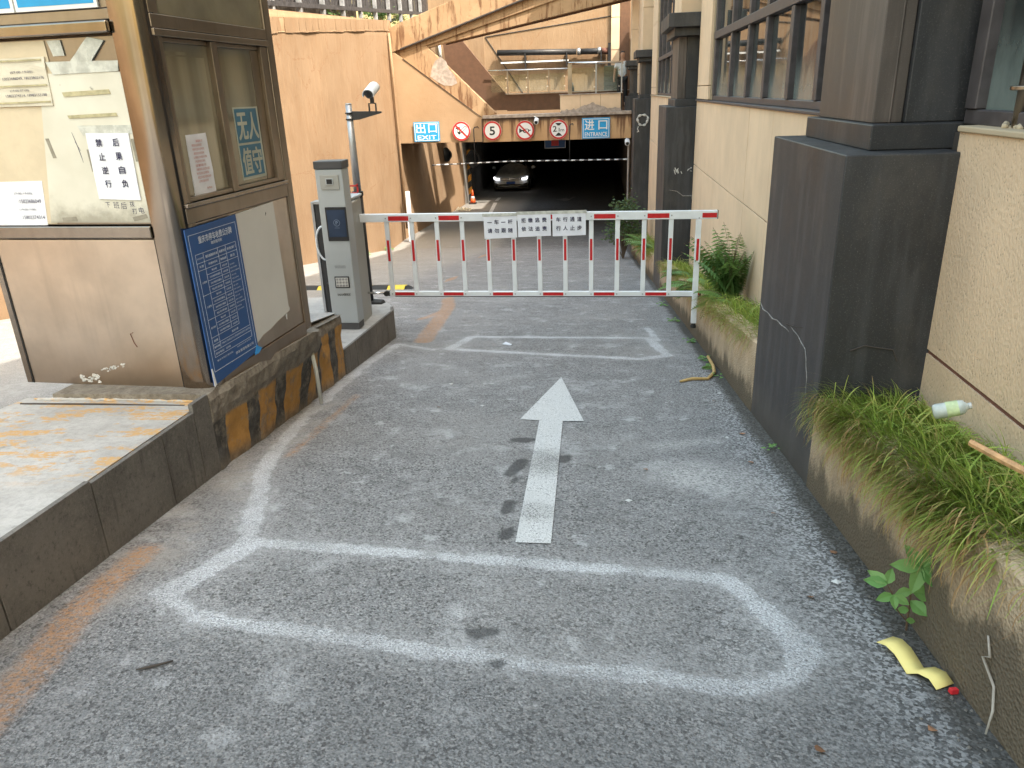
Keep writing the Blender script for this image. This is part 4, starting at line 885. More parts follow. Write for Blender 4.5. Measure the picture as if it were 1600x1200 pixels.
# hazard striped base under the booth
def K0x(y): return -1.659 + .0797 * (y - 2.88)
mb = MB(); v = []; f = []; ny, nz = 60, 14
def zlip(y): return -1.150 - .045 * (y - 2.85) if y < 3.85 else (-1.195 - .25 * (y - 3.85) if y < 4.3 else -1.3075 - .11 * (y - 4.3))
for i in range(ny + 1):
    y = 2.80 + 1.96 * i / ny; g = G(0, y) - .05; zt = zlip(y)
    for j in range(nz + 1):
        t = j / nz; z = g + (zt - g) * t; b = .012 * mnoise.noise(Vector((y * 9, z * 9, 0))) + .012 * mnoise.noise(Vector((y * 3, z * 3, 4)))
        lp = max(0, (z - (zt - .13 - .03 * mnoise.noise(Vector((y * 5, 0, 0))))) / .13); lq = t ** 1.3; kx = K0x(min(y, 3.93)) + .012; b += max(0, kx - fx(y)) * lq * (1 if y < 3.93 else max(0, 1 - (y - 3.93) / .35)) + (.010 * min(1, lp * 4) + .008 * mnoise.noise(Vector((y * 25, z * 25, 2))) if lp > 0 else 0) - .02 * max(0, lp - .85) * 4
        v.append((fx(y) + b, y, z))
    v.append((-1.72, y, zt + .004)); v.append((-2.35, y, zt))
m = nz + 3
for i in range(ny):
    for j in range(m - 1): q = i * m + j; f.append((q, q + m, q + m + 1, q + 1))
k0 = len(v); v += [(-2.35, 2.80, G(0, 2.8) - .05), (-2.35, 4.76, G(0, 4.76) - .05)]
f.append(tuple([ny * m + j for j in range(m)] + [k0 + 1])); f.append(tuple([j for j in range(m)] + [k0]))
mb.add(v, f); mb.build("striped_base", "stripe", isl)
MB().hexa([(-2.34, 3.95, zlip(4.0)), (-1.78, 3.95, zlip(4.0)), (-1.78, 4.765, zlip(4.77)), (-2.34, 4.765, zlip(4.77)), (-2.34, 3.95, zlip(4.0) + .012), (-1.76, 3.95, zlip(4.0) + .012), (-1.76, 4.765, zlip(4.77) + .016), (-2.34, 4.765, zlip(4.77) + .016)]).build("top_slab", "conc", isl, bevel=.004)
# far deck with the machine
def ztB(y): return -1.613 - .10 * (y - 4.77)
def f2(y): return -1.741 - .048 * (y - 4.77)
mb = MB(); out = [(f2(4.77) - .02, 4.77), (f2(5.6) - .02, 5.6), (f2(6.35) - .02, 6.35), (f2(6.4) - .05, 6.55), (-2.02, 6.85), (-2.2, 7.12), (-2.55, 7.2), (-2.95, 7.1), (-2.95, 4.77)]
n = len(out); mb.add([(x, y, G(0, y) - .08) for x, y in out] + [(x, y, ztB(y)) for x, y in out], [tuple(range(n)), tuple(range(2 * n - 1, n - 1, -1))] + [(i, i + n, (i + 1) % n + n, (i + 1) % n) for i in range(n)])
mb.build("far_deck", "conc", isl, bevel=.006)
so2 = [(f2(4.78), 4.78), (f2(5.13), 5.13), (f2(5.70), 5.70), (f2(6.08), 6.08), (f2(6.35), 6.35)]
for (ax, a), (bx, b) in zip(so2, so2[1:]):
    a += .003; b -= .003
    MB().hexa([(ax - .02, a, G(0, a) - .05), (ax, a, G(0, a) - .05), (bx, b, G(0, b) - .05), (bx - .02, b, G(0, b) - .05), (ax - .02, a, ztB(a) + .004), (ax, a, ztB(a) + .004), (bx, b, ztB(b) + .004), (bx - .02, b, ztB(b) + .004)]).build("kerb_slab", "slab", isl, bevel=.002, seg=1)
MB().hexa([(f2(6.36) - .03, 6.355, G(0, 6.36) - .05), (f2(6.36) + .0, 6.355, G(0, 6.36) - .05), (-1.875, 6.56, G(0, 6.56) - .05), (-1.9, 6.55, G(0, 6.55) - .05), (f2(6.36) - .03, 6.355, ztB(6.36) + .003), (f2(6.36), 6.355, ztB(6.36) + .003), (-1.875, 6.56, ztB(6.56) + .003), (-1.9, 6.55, ztB(6.55) + .003)]).build("kerb_slab", "slab", isl, bevel=.004)
MB().tube([(-1.608, 3.93, -1.655), (-1.61, 3.92, -1.44), (-1.612, 3.90, -1.335)], .0115, 10).build("white_pipe_stub", "pvc", isl, smooth=True)
MB().tube([(-1.613, 3.90, -1.34), (-1.615, 3.89, -1.305)], .014, 10).build("pipe_collar", "ytape", isl, smooth=True)
MB().tube([(-1.625, 3.88, -1.31), (-1.62, 3.88, -1.26), (-1.64, 3.88, -1.235)], [.022, .026, .014], 10).build("cement_lump", "planter", isl, smooth=True)

# ================================================================== BOOTH
TH = R(4.57); K0 = Vector((-1.659, 2.88, 0))
fu = Vector((-math.cos(TH), math.sin(TH), 0)); fd = Vector((math.sin(TH), math.cos(TH), 0))
FF = F(K0, fu, (0, 0, 1), tuple(-fd))      # front: a to the left, b up, c towards the camera
FS = F(K0, fd, (0, 0, 1), tuple(-fu))      # side: a away, b up, c to the right (lane)
kb = root("guard_booth", (K0.x - .5, K0.y + .45, -1.15), "stainless steel guard booth with bronze tinted windows covered in notices", "booth")
W, D = .93, .97
def ff(a0, a1, b0, b1, c0, c1, nm, mat, bevel=.003, **k): return MB(FF).box((a0, b0, c0), (a1, b1, c1)).build(nm, mat, kb, bevel=bevel, **k)
def fs(a0, a1, b0, b1, c0, c1, nm, mat, bevel=.003, **k): return MB(FS).box((a0, b0, c0), (a1, b1, c1)).build(nm, mat, kb, bevel=bevel, **k)
FB = F(K0, fu, tuple(fd), (0, 0, 1))
MB(FB).box((.08, .07, -1.14), (W - .04, D - .04, 1.15)).build("booth_core", "steelD", kb)
# front face
ff(.136, W - .03, -1.155, -.505, -.05, -.004, "front_panel", "steel")
ff(.136, W, -.50, -.449, -.05, .010, "front_rail", "steelH", .006)
ff(.136, W, -.446, .252, -.06, -.012, "front_window", "steelD")
ff(.136, W, .258, .302, -.05, .022, "front_ledge", "steelH", .008)
ff(.136, W, .305, .342, -.05, -.006, "front_fascia", "steelD"); ff(.136, W, .343, 1.15, -.05, -.006, "front_fascia", "steelD")
ff(W - .028, W, -1.155, -.505, -.05, .0, "left_corner_trim", "steelH"); ff(W - .036, W - .03, -1.155, -.505, -.05, .001, "trim_joint", "dark")
ff(.1345, .137, -1.15, -.505, -.05, .001, "trim_joint", "dark", 0)
# near corner column, rounded
prof = [(.134, -.03), (.134, .001), (.115, .006), (.09, .009), (.065, .008), (.042, .002), (.022, -.010), (.007, -.028), (-.001, -.05), (-.001, -.075), (.04, -.075)]
mb = MB(FF); mb.fr = F(K0, fu, tuple(-fd), (0, 0, 1)); mb.prism([(a, b) for a, b in prof], -1.19, 1.15).build("corner_column", "steelH", kb, bevel=.002)
# side face (towards the lane)
fs(.045, .10, -1.17, .36, -.05, .000, "side_stile", "steelD")
fs(.925, .99, -1.17, 1.15, -.05, .004, "side_stile", "steelD", .008)
fs(.10, .925, -1.20, -1.12, -.05, .003, "side_skirt", "steelD")
fs(.09, .925, -1.118, -.455, -.05, -.006, "side_panel", "steel")
fs(.045, .925, -.452, -.392, -.05, .004, "side_sill", "steelD"); fs(.045, .925, -.39, -.372, -.05, .016, "sill_lip", "steelH", .004)
fs(.045, .925, .246, .272, -.05, .010, "window_head", "steelD"); fs(.045, .925, .275, .322, -.05, .004, "window_head", "steelD")
wf = MB(FS); wf.box((.045, -.370, -.05), (.07, .245, -.002)); wf.box((.43, -.370, -.05), (.475, .245, .002)); wf.box((.86, -.370, -.05), (.924, .245, -.002)); wf.box((.071, -.370, -.05), (.429, -.352, -.004)); wf.box((.476, -.370, -.05), (.859, -.352, -.004)); wf.box((.071, .228, -.05), (.429, .245, -.016)); wf.box((.476, .228, -.05), (.859, .245, -.016))
wfo = wf.build("window_frame", "steelD", kb, bevel=.003)
for a, b in ((.071, .429), (.476, .859)): MB(FS).box((a, -.351, -.035), (b, .227, -.024)).build("pane", "filmglass", wfo)
MB(FS).box((.790, -.350, -.0235), (.858, .226, -.0215)).build("dark_gap", "steelD", wfo)
MB(FS).box((.49, -.345, -.0237), (.735, .222, -.0230)).build("pale_curtain", "curtain", wfo); MB(FS).box((.079, -.345, -.0237), (.40, .180, -.0230)).build("pale_curtain", "curtain", wfo); MB(FS).box((.085, .186, -.0237), (.30, .198, -.0230)).build("light_band", "curtain", wfo)
MB(FS).box((.045, .325, -.05), (.10, 1.15, .002)).build("upper_stile", "steelD", kb)
MB(FS).box((.101, .325, -.04), (.924, 1.15, -.012)).build("upper_pane", "filmglass", kb)
MB(FB).box((-.12, -.12, 1.16), (W + .12, D + .12, 1.28)).build("roof", "steel", kb, bevel=.01)
# dents / paint scabs on the front panel
mb = MB(FF)
for a0, a1, b0, n, s in ((.555, .645, -1.125, 26, .016), (.40, .53, -1.085, 26, .008)):
    for i in range(n):
        t = random.random(); x = a0 + (a1 - a0) * t; y = b0 + (.03 * (1 - t) if s < .01 else 0) + random.uniform(-1, 1) * s; q = random.uniform(.003, .011 if s > .01 else .006)
        mb.prism([(x + q * random.uniform(.5, 1.6) * math.cos(k), y + q * random.uniform(.4, 1.0) * math.sin(k)) for k in (0, 1.1, 2.1, 3.2, 4.2, 5.3)], -.004, -.0025 + .001 * random.random())
mb.build("paint_scab", "rockwhite", kb, kind="stuff")
MB(FF).tube([(.33, -.905, -.003), (.345, -.91, -.003), (.336, -.95, -.003), (.325, -.97, -.003)], .002, 5).build("rust_scratch", "rustred", kb)

# ---- papers and signs on the booth (things of their own)
def sheet_on(fr, quad, c, th, name, mat, label, cat, group=None, wrinkle=0.0):
    mb = MB(fr); n = 8
    P = []; (x0, y0), (x1, y1), (x2, y2), (x3, y3) = quad      # tl tr br bl
    for j in range(n + 1):
        for i in range(n + 1):
            s, t = i / n, j / n; x = (x0 * (1 - s) + x1 * s) * (1 - t) + (x3 * (1 - s) + x2 * s) * t; y = (y0 * (1 - s) + y1 * s) * (1 - t) + (y3 * (1 - s) + y2 * s) * t
            P.append((x, y, c + th + wrinkle * (mnoise.noise(Vector((x * 14, y * 14, c * 50))) + .6)))
    fs_ = [(j * (n + 1) + i, j * (n + 1) + i + 1, (j + 1) * (n + 1) + i + 1, (j + 1) * (n + 1) + i) for j in range(n) for i in range(n)]
    mb.add(P, fs_); b = len(P)
    mb.add([(x, y, c) for x, y in quad], [(0, 1, 2, 3)])
    bd_ = [(0, n), (n, n * (n + 1) + n), (n * (n + 1) + n, n * (n + 1)), (n * (n + 1), 0)]
    for k, (p, q) in enumerate(bd_): mb.f.append((b + k, b + (k + 1) % 4, q, p)); mb.mi.append(0)
    r = root(name, tuple(fr(x3, y3, c)), label, cat, group)
    mb.build("sheet", mat, r, smooth=False); return r
ff_c = -.012
sheet_on(FF, [(.49, .131), (.138, .126), (.138, -.437), (.60, -.435)], -.008, .003, "cardboard_sheet", "board", "large grubby cream sheet covering the booth's front window", "board")
sheet_on(FF, [(.900, .25), (.438, .246), (.432, .0), (.900, .0)], -.0117, .003, "cardboard_sheet", "kraft", "tan card at the top left of the booth window", "board")
sheet_on(FF, [(.915, .05), (.50, .05), (.575, -.441), (.915, -.441)], -.0115, .003, "cardboard_sheet", "kraft", "tan card behind the phone number notice at the booth window", "board")
sheet_on(FF, [(.425, .245), (.365, .245), (.36, .19), (.41, .19)], -.010, .002, "tape_piece", "tape", "small white square stuck at the top of the booth window", "paper scrap", wrinkle=.002)
sheet_on(FF, [(.245, .25), (.18, .235), (.255, .16), (.345, .165)], -.010, .002, "tape_piece", "tape", "crumpled clear film folded across the top corner of the booth window", "plastic film", wrinkle=.006)
sheet_on(FF, [(.446, .172), (.135, .165), (.142, .128), (.424, .126)], -.005, .0015, "tape_piece", "tape", "wide band of clear tape along the top of the cream sheet", "tape", wrinkle=.003)
sheet_on(FF, [(.405, .062), (.20, .066), (.196, .050), (.40, .046)], -.005, .002, "tape_piece", "ytape", "upper strip of old yellow tape on the cream sheet", "tape", wrinkle=.002)
sheet_on(FF, [(.405, -.022), (.19, -.018), (.186, -.030), (.40, -.034)], -.005, .002, "tape_piece", "ytape", "lower strip of old yellow tape on the cream sheet", "tape", wrinkle=.002)
sheet_on(FF, [(.372, -.060), (.132, -.064), (.130, -.095), (.355, -.098)], -.005, .0015, "tape_piece", "tape", "clear tape holding the top of the white no reversing notice", "tape", wrinkle=.002)
sheet_on(FF, [(.355, -.15), (.342, -.15), (.340, -.235), (.352, -.235)], -.005, .0015, "tape_piece", "dtape", "grey tape at the left edge of the white no reversing notice", "tape")
sheet_on(FF, [(.150, -.115), (.138, -.115), (.135, -.20), (.147, -.20)], -.0048, .0015, "tape_piece", "dtape", "grey tape at the right edge of the white no reversing notice", "tape")
sheet_on(FF, [(.53, -.105), (.515, -.105), (.50, -.18), (.515, -.18)], -.005, .0015, "tape_piece", "dtape", "slanted grey tape left of the long scratch on the cream sheet", "tape")
sheet_on(FF, [(.54, -.415), (.475, -.412), (.472, -.428), (.54, -.432)], -.0048, .0015, "tape_piece", "dtape", "dark tape at the bottom middle of the cream sheet", "tape")
sheet_on(FF, [(.215, -.415), (.15, -.402), (.146, -.418), (.21, -.432)], -.0048, .0015, "tape_piece", "dtape", "dark tape at the bottom right corner of the cream sheet", "tape")
n1 = sheet_on(FF, [(.341, -.089), (.153, -.094), (.158, -.348), (.345, -.341)], -.0025, .002, "paper_notice", "paper", "white notice with eight blue characters in two columns on the booth window", "notice", wrinkle=.0015)
mb = MB(F(FF(.345, -.345, .0035), tuple(-fu), (0, 0, 1)))
for k, (l, r_) in enumerate(zip("禁止逆行", "后果自负")):
    y = .205 - k * .052; text(mb, l, .043 + .001 * k, y, .027, .028, -.0002, .045); text(mb, r_, .118 + .001 * k, y, .027, .028, -.0002, .045)
mb.build("lettering", "ink", n1)
op = sheet_on(FF, [(.90, .19), (.448, .191), (.455, .016), (.90, .019)], -.0065, .003, "paper_notice", "oldpaper", "wrinkled yellowed notice taped at the left of the booth window", "notice", wrinkle=.004)
mb = MB(F(FF(.90, 0, 0), tuple(-fu), (0, 0, 1)))
text(mb, "(07:00-19:00)", .29, .134, .10, .010, .0015, 0); text(mb, "15023686049, 18523802176", .25, .112, .185, .011, .0015, 0); text(mb, "(19:00-07:00)", .27, .069, .085, .009, .0015, 0); text(mb, "15802374314, 18983153188", .245, .050, .185, .011, .0015, 0)
mb.build("lettering", "ink", op)
for b0 in (.178, .088, .028): MB(FF).box((.46, b0, .0015), (.9, b0 + .006, .003)).build("tape_strip", "ytape", op)
pn = sheet_on(FF, [(.90, -.27), (.597, -.267), (.62, -.446), (.90, -.446)], -.009, .002, "paper_notice", "paper", "white phone number notice at the lower left of the booth window", "notice")
mb = MB(F(FF(.90, -.45, 0), tuple(-fu), (0, 0, 1)))
text(mb, "(7:00-19:00)", .16, .128, .085, .010, -.004, 0); text(mb, ":15023686049", .17, .095, .108, .015, -.004, 0); text(mb, "(19:00-7:00)", .165, .063, .08, .010, -.004, 0); text(mb, ":15802374314", .165, .030, .112, .015, -.004, 0)
mb.build("lettering", "ink", pn)
mb = MB(F(FF(.345, -.42, 0), tuple(-fu), (0, 0, 1)))
for i, (x, y, s) in enumerate(((.02, .045, .02), (.055, .040, .026), (.088, .038, .026), (.13, .046, .022), (.135, .018, .022), (.165, .02, .024))): text(mb, "下班后拨打电"[i], x, y, s, s, -.0046, 0)
wr = mb.build("handwriting", "ink", None, label="faint black handwriting smudged below the white no reversing notice", category="writing")
mb = MB(FF); mb.tube([(.405, -.085, -.005), (.392, -.14, -.005), (.385, -.18, -.005), (.383, -.2, -.005)], [.0008, .0016, .0012, .0006], 5); mb.tube([(.40, -.12, -.005), (.383, -.155, -.005)], .0007, 5)
mb.build("scratch_mark", "ink", None, label="long dark scratch in the cream sheet left of the white notice", category="scratch")
# blue signs above
for k, (a0, a1, ch, lb) in enumerate(((.168, .515, "停", "right blue sign with white border at the top of the booth front"), (.522, .90, "收", "left blue sign with white border at the top of the booth front"))):
    s = root("blue_panel_sign", tuple(FF(a0, .345, 0)), lb, "sign", "blue signs on the booth front")
    MB(FF).box((a0, .345, -.005), (a1, .70, .004)).build("sign_sheet", "signwhite", s); MB(FF).box((a0 + .013, .360, .0042), (a1 - .013, .688, .0052)).build("blue_field", "bluesign", s)
    mb = MB(F(FF(a1, .345, 0), tuple(-fu), (0, 0, 1))); text(mb, ch, .09, .044, .22, .24, .006, .02); mb.build("lettering", "signwhite", s)
# blue tariff board on the side
tb = root("tariff_board", tuple(FS(.2, -1.13, 0)), "navy blue parking tariff board with a white ruled table on the booth side", "notice board")
q = [(-.004, -.468), (.388, -.463), (.400, -1.105), (.004, -1.138)]
MB(FS).prism([q[3], q[2], q[1], q[0]], .0065, .011).build("board_sheet", "navy", tb)
def TBP(s, t): # board coordinates 0..1
    return (q[0][0] + (q[1][0] - q[0][0]) * s + .012 * t, -.475 - .615 * t)
lines = MB(FS)
def ln(s0, t0, s1, t1, w=.0016):
    (x0, y0), (x1, y1) = TBP(s0, t0), TBP(s1, t1)
    if abs(x1 - x0) > abs(y1 - y0): lines.prism([(x0, y0 - w / 2), (x1, y1 - w / 2), (x1, y1 + w / 2), (x0, y0 + w / 2)], .0112, .0118)
    else: lines.prism([(x0 - w / 2, y0), (x0 + w / 2, y0), (x1 + w / 2, y1), (x1 - w / 2, y1)], .0112, .0118)
ln(.04, .03, .96, .03); ln(.04, .985, .96, .985); ln(.04, .03, .04, .985); ln(.96, .03, .96, .985)
rows = [.165, .225, .275, .318, .361, .404, .447, .490, .533, .576, .619, .662, .705, .748]
ln(.10, .165, .90, .165)
for t in (.225, .275): ln(.10, t, .90, t)
for t in rows[3:13]: ln(.24, t, .68, t)
for t in (.404 + .043, .576 + .043, .748): ln(.10, t, .68, t)
ln(.10, .80, .90, .80); ln(.10, .845, .90, .845); ln(.10, .89, .90, .89); ln(.10, .165, .10, .89); ln(.90, .165, .90, .89); ln(.24, .165, .24, .845); ln(.52, .165, .52, .748); ln(.68, .165, .68, .748)
lines.build("table_rule", "tlet", tb)
lt = MB(FS)
def tx(body, s0, s1, t, h, bold=.01):
    (x0, y0), (x1, y1) = TBP(s0, t), TBP(s1, t); text(lt, body, x0, y0 - h / 2, x1 - x0, h, .0121, bold)
tx("重庆市停车收费公示牌", .20, .86, .075, .030, .025); tx("政府指导价", .42, .64, .118, .014, .01)
tx("停车场名称", .115, .225, .196, .008, 0); tx("重庆南国停车场", .27, .50, .196, .012); tx("收费单位", .54, .67, .196, .012); tx("审批部门", .70, .88, .196, .012)
tx("车型", .13, .21, .25, .010); tx("停放时间", .30, .47, .25, .010); tx("收费标准", .54, .66, .25, .010); tx("备注", .74, .84, .25, .012)
for i, t in enumerate([(a + b) / 2 for a, b in zip(rows[2:13], rows[3:14])]):
    tx(("每小时", "12小时内不超过", "24小时内不超过", "包月停放")[i % 4], .28 if i % 4 else .34, .49 if i % 4 else .44, t, .009, .008); tx(("5元/次", "18元/次", "25元/次", "350元/月")[i % 4], .55, .65, t, .009, .008)
for t, b in ((.36, "小型车"), (.53, "大型车"), (.68, "超大型车")): tx(b, .125, .215, t, .009)
for i, t in enumerate([.31 + .026 * k for k in range(14)]): tx("免费停放十五分钟军车警车", .70, .80 + .08 * ((i * 7) % 3) / 2, t, .0065, 0)
tx("按次计费", .50, .64, .775, .010); tx("优惠", .13, .21, .775, .010); tx("服务承诺", .115, .225, .82, .009); tx("严格执行政府定价公开透明收费接受社会监督", .26, .88, .82, .009, 0); tx("投诉电话：12358", .12, .42, .868, .010)
tx("重庆市物价局监制", .12, .45, .92, .008, 0); tx("收费时间以系统为准", .55, .86, .885 + .02, .007, 0); tx("停车管理有限公司", .50, .90, .945, .013, .03)
lt.build("lettering", "tlet", tb)
MB(FS).prism([(.385, -1.075), (.43, -1.105), (.395, -1.120), (.36, -1.118)], .0095, .0125).build("blue_tape", "blueplastic", tb)
MB(FS).prism([(.0, -1.06), (.008, -1.06), (.02, -1.137), (.002, -1.142)], .0115, .013).build("peeling_edge", "signwhite", tb)
wb = root("blank_board", tuple(FS(.6, -1.03, 0)), "blank white board with torn lower edge beside the blue tariff board", "board")
MB(FS).prism([(.402, -1.075), (.47, -1.052), (.55, -1.045), (.62, -1.03), (.70, -1.02), (.765, -1.01), (.768, -1.0), (.758, -.985), (.752, -.457), (.399, -.465)], .000, .006).build("board_sheet", "palewhite", wb)
MB(FS).prism([(.72, -1.022), (.735, -1.02), (.728, -1.05)], .001, .004).build("torn_edge", "signwhite", wb)
MB(FS).tube([(.66, -.51, .0062), (.665, -.495, .0062), (.668, -.505, .0062)], .0012, 4).build("scuff_mark", "dark", wb)
rp = sheet_on(FS, [(.170, -.114), (.316, -.112), (.322, -.357), (.164, -.359)], -.0235, .002, "paper_notice", "paper", "white sheet of faded red handwriting behind the booth's side window", "notice", wrinkle=.003)
mb = MB(FS)
for k in range(11):
    t = k / 11; text(mb, ("温馨提示", "尊敬的各位业主您好请您", "停车时注意车位按序停放", "谢谢您的配合收费标准按", "公示牌执行如有疑问请拨", "打电话咨询祝您生活愉快")[k % 6] if k else "温馨提示", .19 + (.03 if k == 0 else .0) + random.uniform(0, .01), -.145 - .016 * k, .05 if k == 0 else .085 + random.uniform(-.015, .02), .010, -.0165, 0)
text(mb, "管理处", .25, -.335, .04, .008, -.0165, 0); mb.build("lettering", "inkred", rp)
us = root("unmanned_sign", tuple(FS(.66, -.33, 0)), "blue sign with large white characters in the booth's right side pane", "sign")
MB(FS).box((.560, -.335, -.0225), (.782, -.018, -.021)).build("sign_sheet", "softwhite", us)
for b0, b1 in ((-.172, -.025), (-.322, -.182)): MB(FS).box((.568, b0, -.0208), (.765, b1, -.0198)).build("blue_field", "softblue", us)  # sign colours muted to imitate the tinted glass in front of it
mb = MB(FS); text(mb, "无", .580, -.158, .082, .115, -.0192, .05); text(mb, "人", .672, -.158, .085, .115, -.0192, .05); text(mb, "值", .580, -.312, .082, .115, -.0192, .05); text(mb, "守", .672, -.312, .085, .115, -.0192, .05)
mb.build("lettering", "softwhite", us)

# ================================================================== BARRIER + MACHINE
def bz(x, z): return z - .0075 * (x + 1.72)
BY = 6.05
bfm = F((0, BY, 0), (1, 0, 0), (0, 0, 1))
ba = root("barrier_gate", (0, BY, -1.85), "white and red fence-style boom barrier closed across the lane", "barrier")
def rail(x0, x1, z, h, d, nm, mat="white", bev=.004):
    return MB(bfm).hexa([(x0, bz(x0, z) - h / 2, -d / 2), (x1, bz(x1, z) - h / 2, -d / 2), (x1, bz(x1, z) - h / 2, d / 2), (x0, bz(x0, z) - h / 2, d / 2), (x0, bz(x0, z) + h / 2, -d / 2), (x1, bz(x1, z) + h / 2, -d / 2), (x1, bz(x1, z) + h / 2, d / 2), (x0, bz(x0, z) + h / 2, d / 2)]).build(nm, mat, ba, bevel=bev)
xb = [-1.72 + i * (2.484 / 12) for i in range(13)]
tr = rail(-2.0, .905, -.910, .064, .040, "top_rail"); br = rail(-1.745, .80, -1.538, .040, .030, "bottom_rail")
rail(-1.70, .80, -1.560, .006, .028, "rubber_edge", "rubber", 0); 
def strip(par, x0, x1, z, h, d):
    MB(bfm).prism([(x0, bz(x0, z) - h / 2), (x1, bz(x1, z) - h / 2), (x1, bz(x1, z) + h / 2), (x0, bz(x0, z) + h / 2)], d, d + .0012).build("red_strip", "red", par)
for i in (0, 2, 4, 6, 8, 10):
    if i != 6: strip(tr, xb[i] + .022, xb[i + 1] - .018, -.913, .036, .0202)
    strip(br, xb[i] + .022, xb[i + 1] - .018, -1.538, .026, .0152)
strip(tr, xb[6] + .022, xb[7] - .03, -.913, .036, .0202); strip(tr, .79, .90, -.913, .036, .0202); strip(br, .772, .798, -1.538, .026, .0152)
MB(bfm).box((.905, bz(.9, -.942), -.021), (.910, bz(.9, -.877), .021)).build("end_cap", "rubber", ba); MB(bfm).box((.800, -1.577, -.014), (.812, -1.539, .014)).build("end_cap", "rubber", ba)
for i, x in enumerate(xb):
    if i < 12: b = MB(bfm).box((x - .018, bz(x, -1.518), -.011), (x + .018, bz(x, -.943), .011)).build("bar", "white", ba, bevel=.003)
    else: b = MB(bfm).box((x - .021, -1.795, -.012 + .022), (x + .021, bz(x, -.945), .018 + .022)).build("end_post", "white", ba, bevel=.003)
    d = .0112 if i < 12 else .0402
    MB(bfm).box((x - .010, bz(x, -1.262), d), (x + .010, bz(x, -1.09), d + .0012)).build("red_strip", "red", b)
    for z, dd in ((-.912, .0202), (-1.538, .0152)):
        if i < 12: MB(bfm).disc(x, bz(x, z), .0055, dd, dd + .003, 8).build("rivet", "rivet", tr if z > -1 else br)
MB(bfm).disc(.764, bz(.76, -.93), .005, .0402, .043, 8).build("rivet", "rivet", ba)
MB(bfm).tube([(.764, -1.795, .028), (.764, -1.815, .028)], [.017, .019], 10).build("foot", "rubber", ba); MB(bfm).tube([(.764, -1.815, .028), (.764, -1.832, .028)], [.024, .021], 10).build("foot", "rubber", ba)
MB(bfm).disc(-1.775, bz(-1.77, -1.538), .022, -.015, .018, 14).build("hinge", "rubber", ba, bevel=.003); MB(bfm).box((-1.77, -1.556, -.012), (-1.742, -1.520, .014)).build("hinge", "rubber", ba)
MB(bfm).tube([(-1.785, -1.537, 0), (-1.96, -1.530, .0)], .009, 8).build("link_rod", "chrome", ba, smooth=True)
for i, (x0, l1, l2, lb) in enumerate(((-.918, "一车一杆", "请勿跟随", "left paper on the barrier, reading four characters over four, slightly crumpled"), (-.646, "拒缴逃费", "依法追责", "middle paper of the three taped to the barrier"), (-.370, "车行通道", "行人止步", "right paper of the three taped to the barrier"))):
    tl = random.uniform(-.004, .004); fr = F((x0, BY, -.885 - (.008 if i == 0 else 0) + i * .002), (1, 0, .01 + tl), (-.01 - tl, 0, 1))
    s = sheet_on(fr, [(0, -.006), (.263, -.002), (.263, -.190), (0, -.194)], .023, .002, "barrier_notice", "paper", lb, "notice", "paper notices taped to the barrier", .004)
    mb = MB(fr)
    for k, ch in enumerate(l1): text(mb, ch, .030 + k * .055, -.080 + (.012 if ch == "一" else 0), .035, .006 if ch == "一" else .035, .0305, .045)
    for k, ch in enumerate(l2): text(mb, ch, .030 + k * .055, -.148, .035, .035, .0305, .045)
    mb.build("lettering", "ink", s)
    MB(fr).box((-.008, -.018, .0285), (.270, .006, .0295)).build("tape_strip", "tape", s)

tm = root("ticket_machine", (-1.95, 5.5, ztB(5.5)), "grey parking ticket machine with touch screen, camera and keypad", "ticket machine")
fm = F((-2.066, 5.5, ztB(5.5)), (.998, -.02, 0), (-.0, 0, 1))   # a right, b up, c towards camera; front slightly turned
hx = [(0, .052), (.209, .052), (.209, 1.215), (0, 1.215)]
MB(fm).prism(hx, -.14, 0).build("body", "silver", tm, bevel=.008)
MB(fm).box((-.004, 1.2155, -.15), (.213, 1.272, .006)).build("top_cap", "darkgrey", tm, bevel=.006)
MB(fm).box((.004, .0, -.13), (.205, .0515, -.006)).build("base", "darkgrey", tm)
MB(fm).box((.035, 1.07, .0002), (.178, 1.175, .008)).build("camera_bezel", "silverS", tm, bevel=.006)
MB(fm).box((.078, 1.105, .0085), (.138, 1.152, .013)).build("camera_window", "silver", tm, bevel=.004); MB(fm).box((.087, 1.112, .0135), (.129, 1.146, .0145)).build("lens", "dark", tm)
MB(fm).box((.046, .695, .0002), (.208 - .0, .945, .009)).build("screen_bezel", "dark", tm, bevel=.005)
MB(fm).box((.058, .725, .0092), (.196, .925, .0100)).build("screen", "screen", tm)
mb = MB(fm); mb.ring(.127, .83, .022, .0245, .0102, .0108, 28); text(mb, "P", .119, .817, .016, .026, .0105, 0); text(mb, "欢迎光临", .11, .79, .035, .006, .0105, 0); mb.build("screen_print", "scrtxt", tm)
mb = MB(fm)
for r_ in range(3):
    for k in range(12): mb.disc(.072 + k * .0072, .49 + r_ * .0075, .0022, .0002, .001, 6)
mb.build("speaker_grille", "darkgrey", tm)
kp = MB(fm).box((.056, .335, .0002), (.172, .425, .008)).build("keypad_frame", "dark", tm, bevel=.005); MB(fm).box((.066, .344, .0082), (.163, .416, .0090)).build("keypad_plate", "palewhite", kp)
for r_ in range(3):
    for k in range(4): MB(fm).disc(.0785 + k * .024, .355 + r_ * .024, .0085, .0092, .0125, 12).build("key", "rivet", kp)
mb = MB(fm); text(mb, "DOOR限民区'", .066, .272, .104, .019, .0008, .035); mb.build("lettering", "dark", tm)
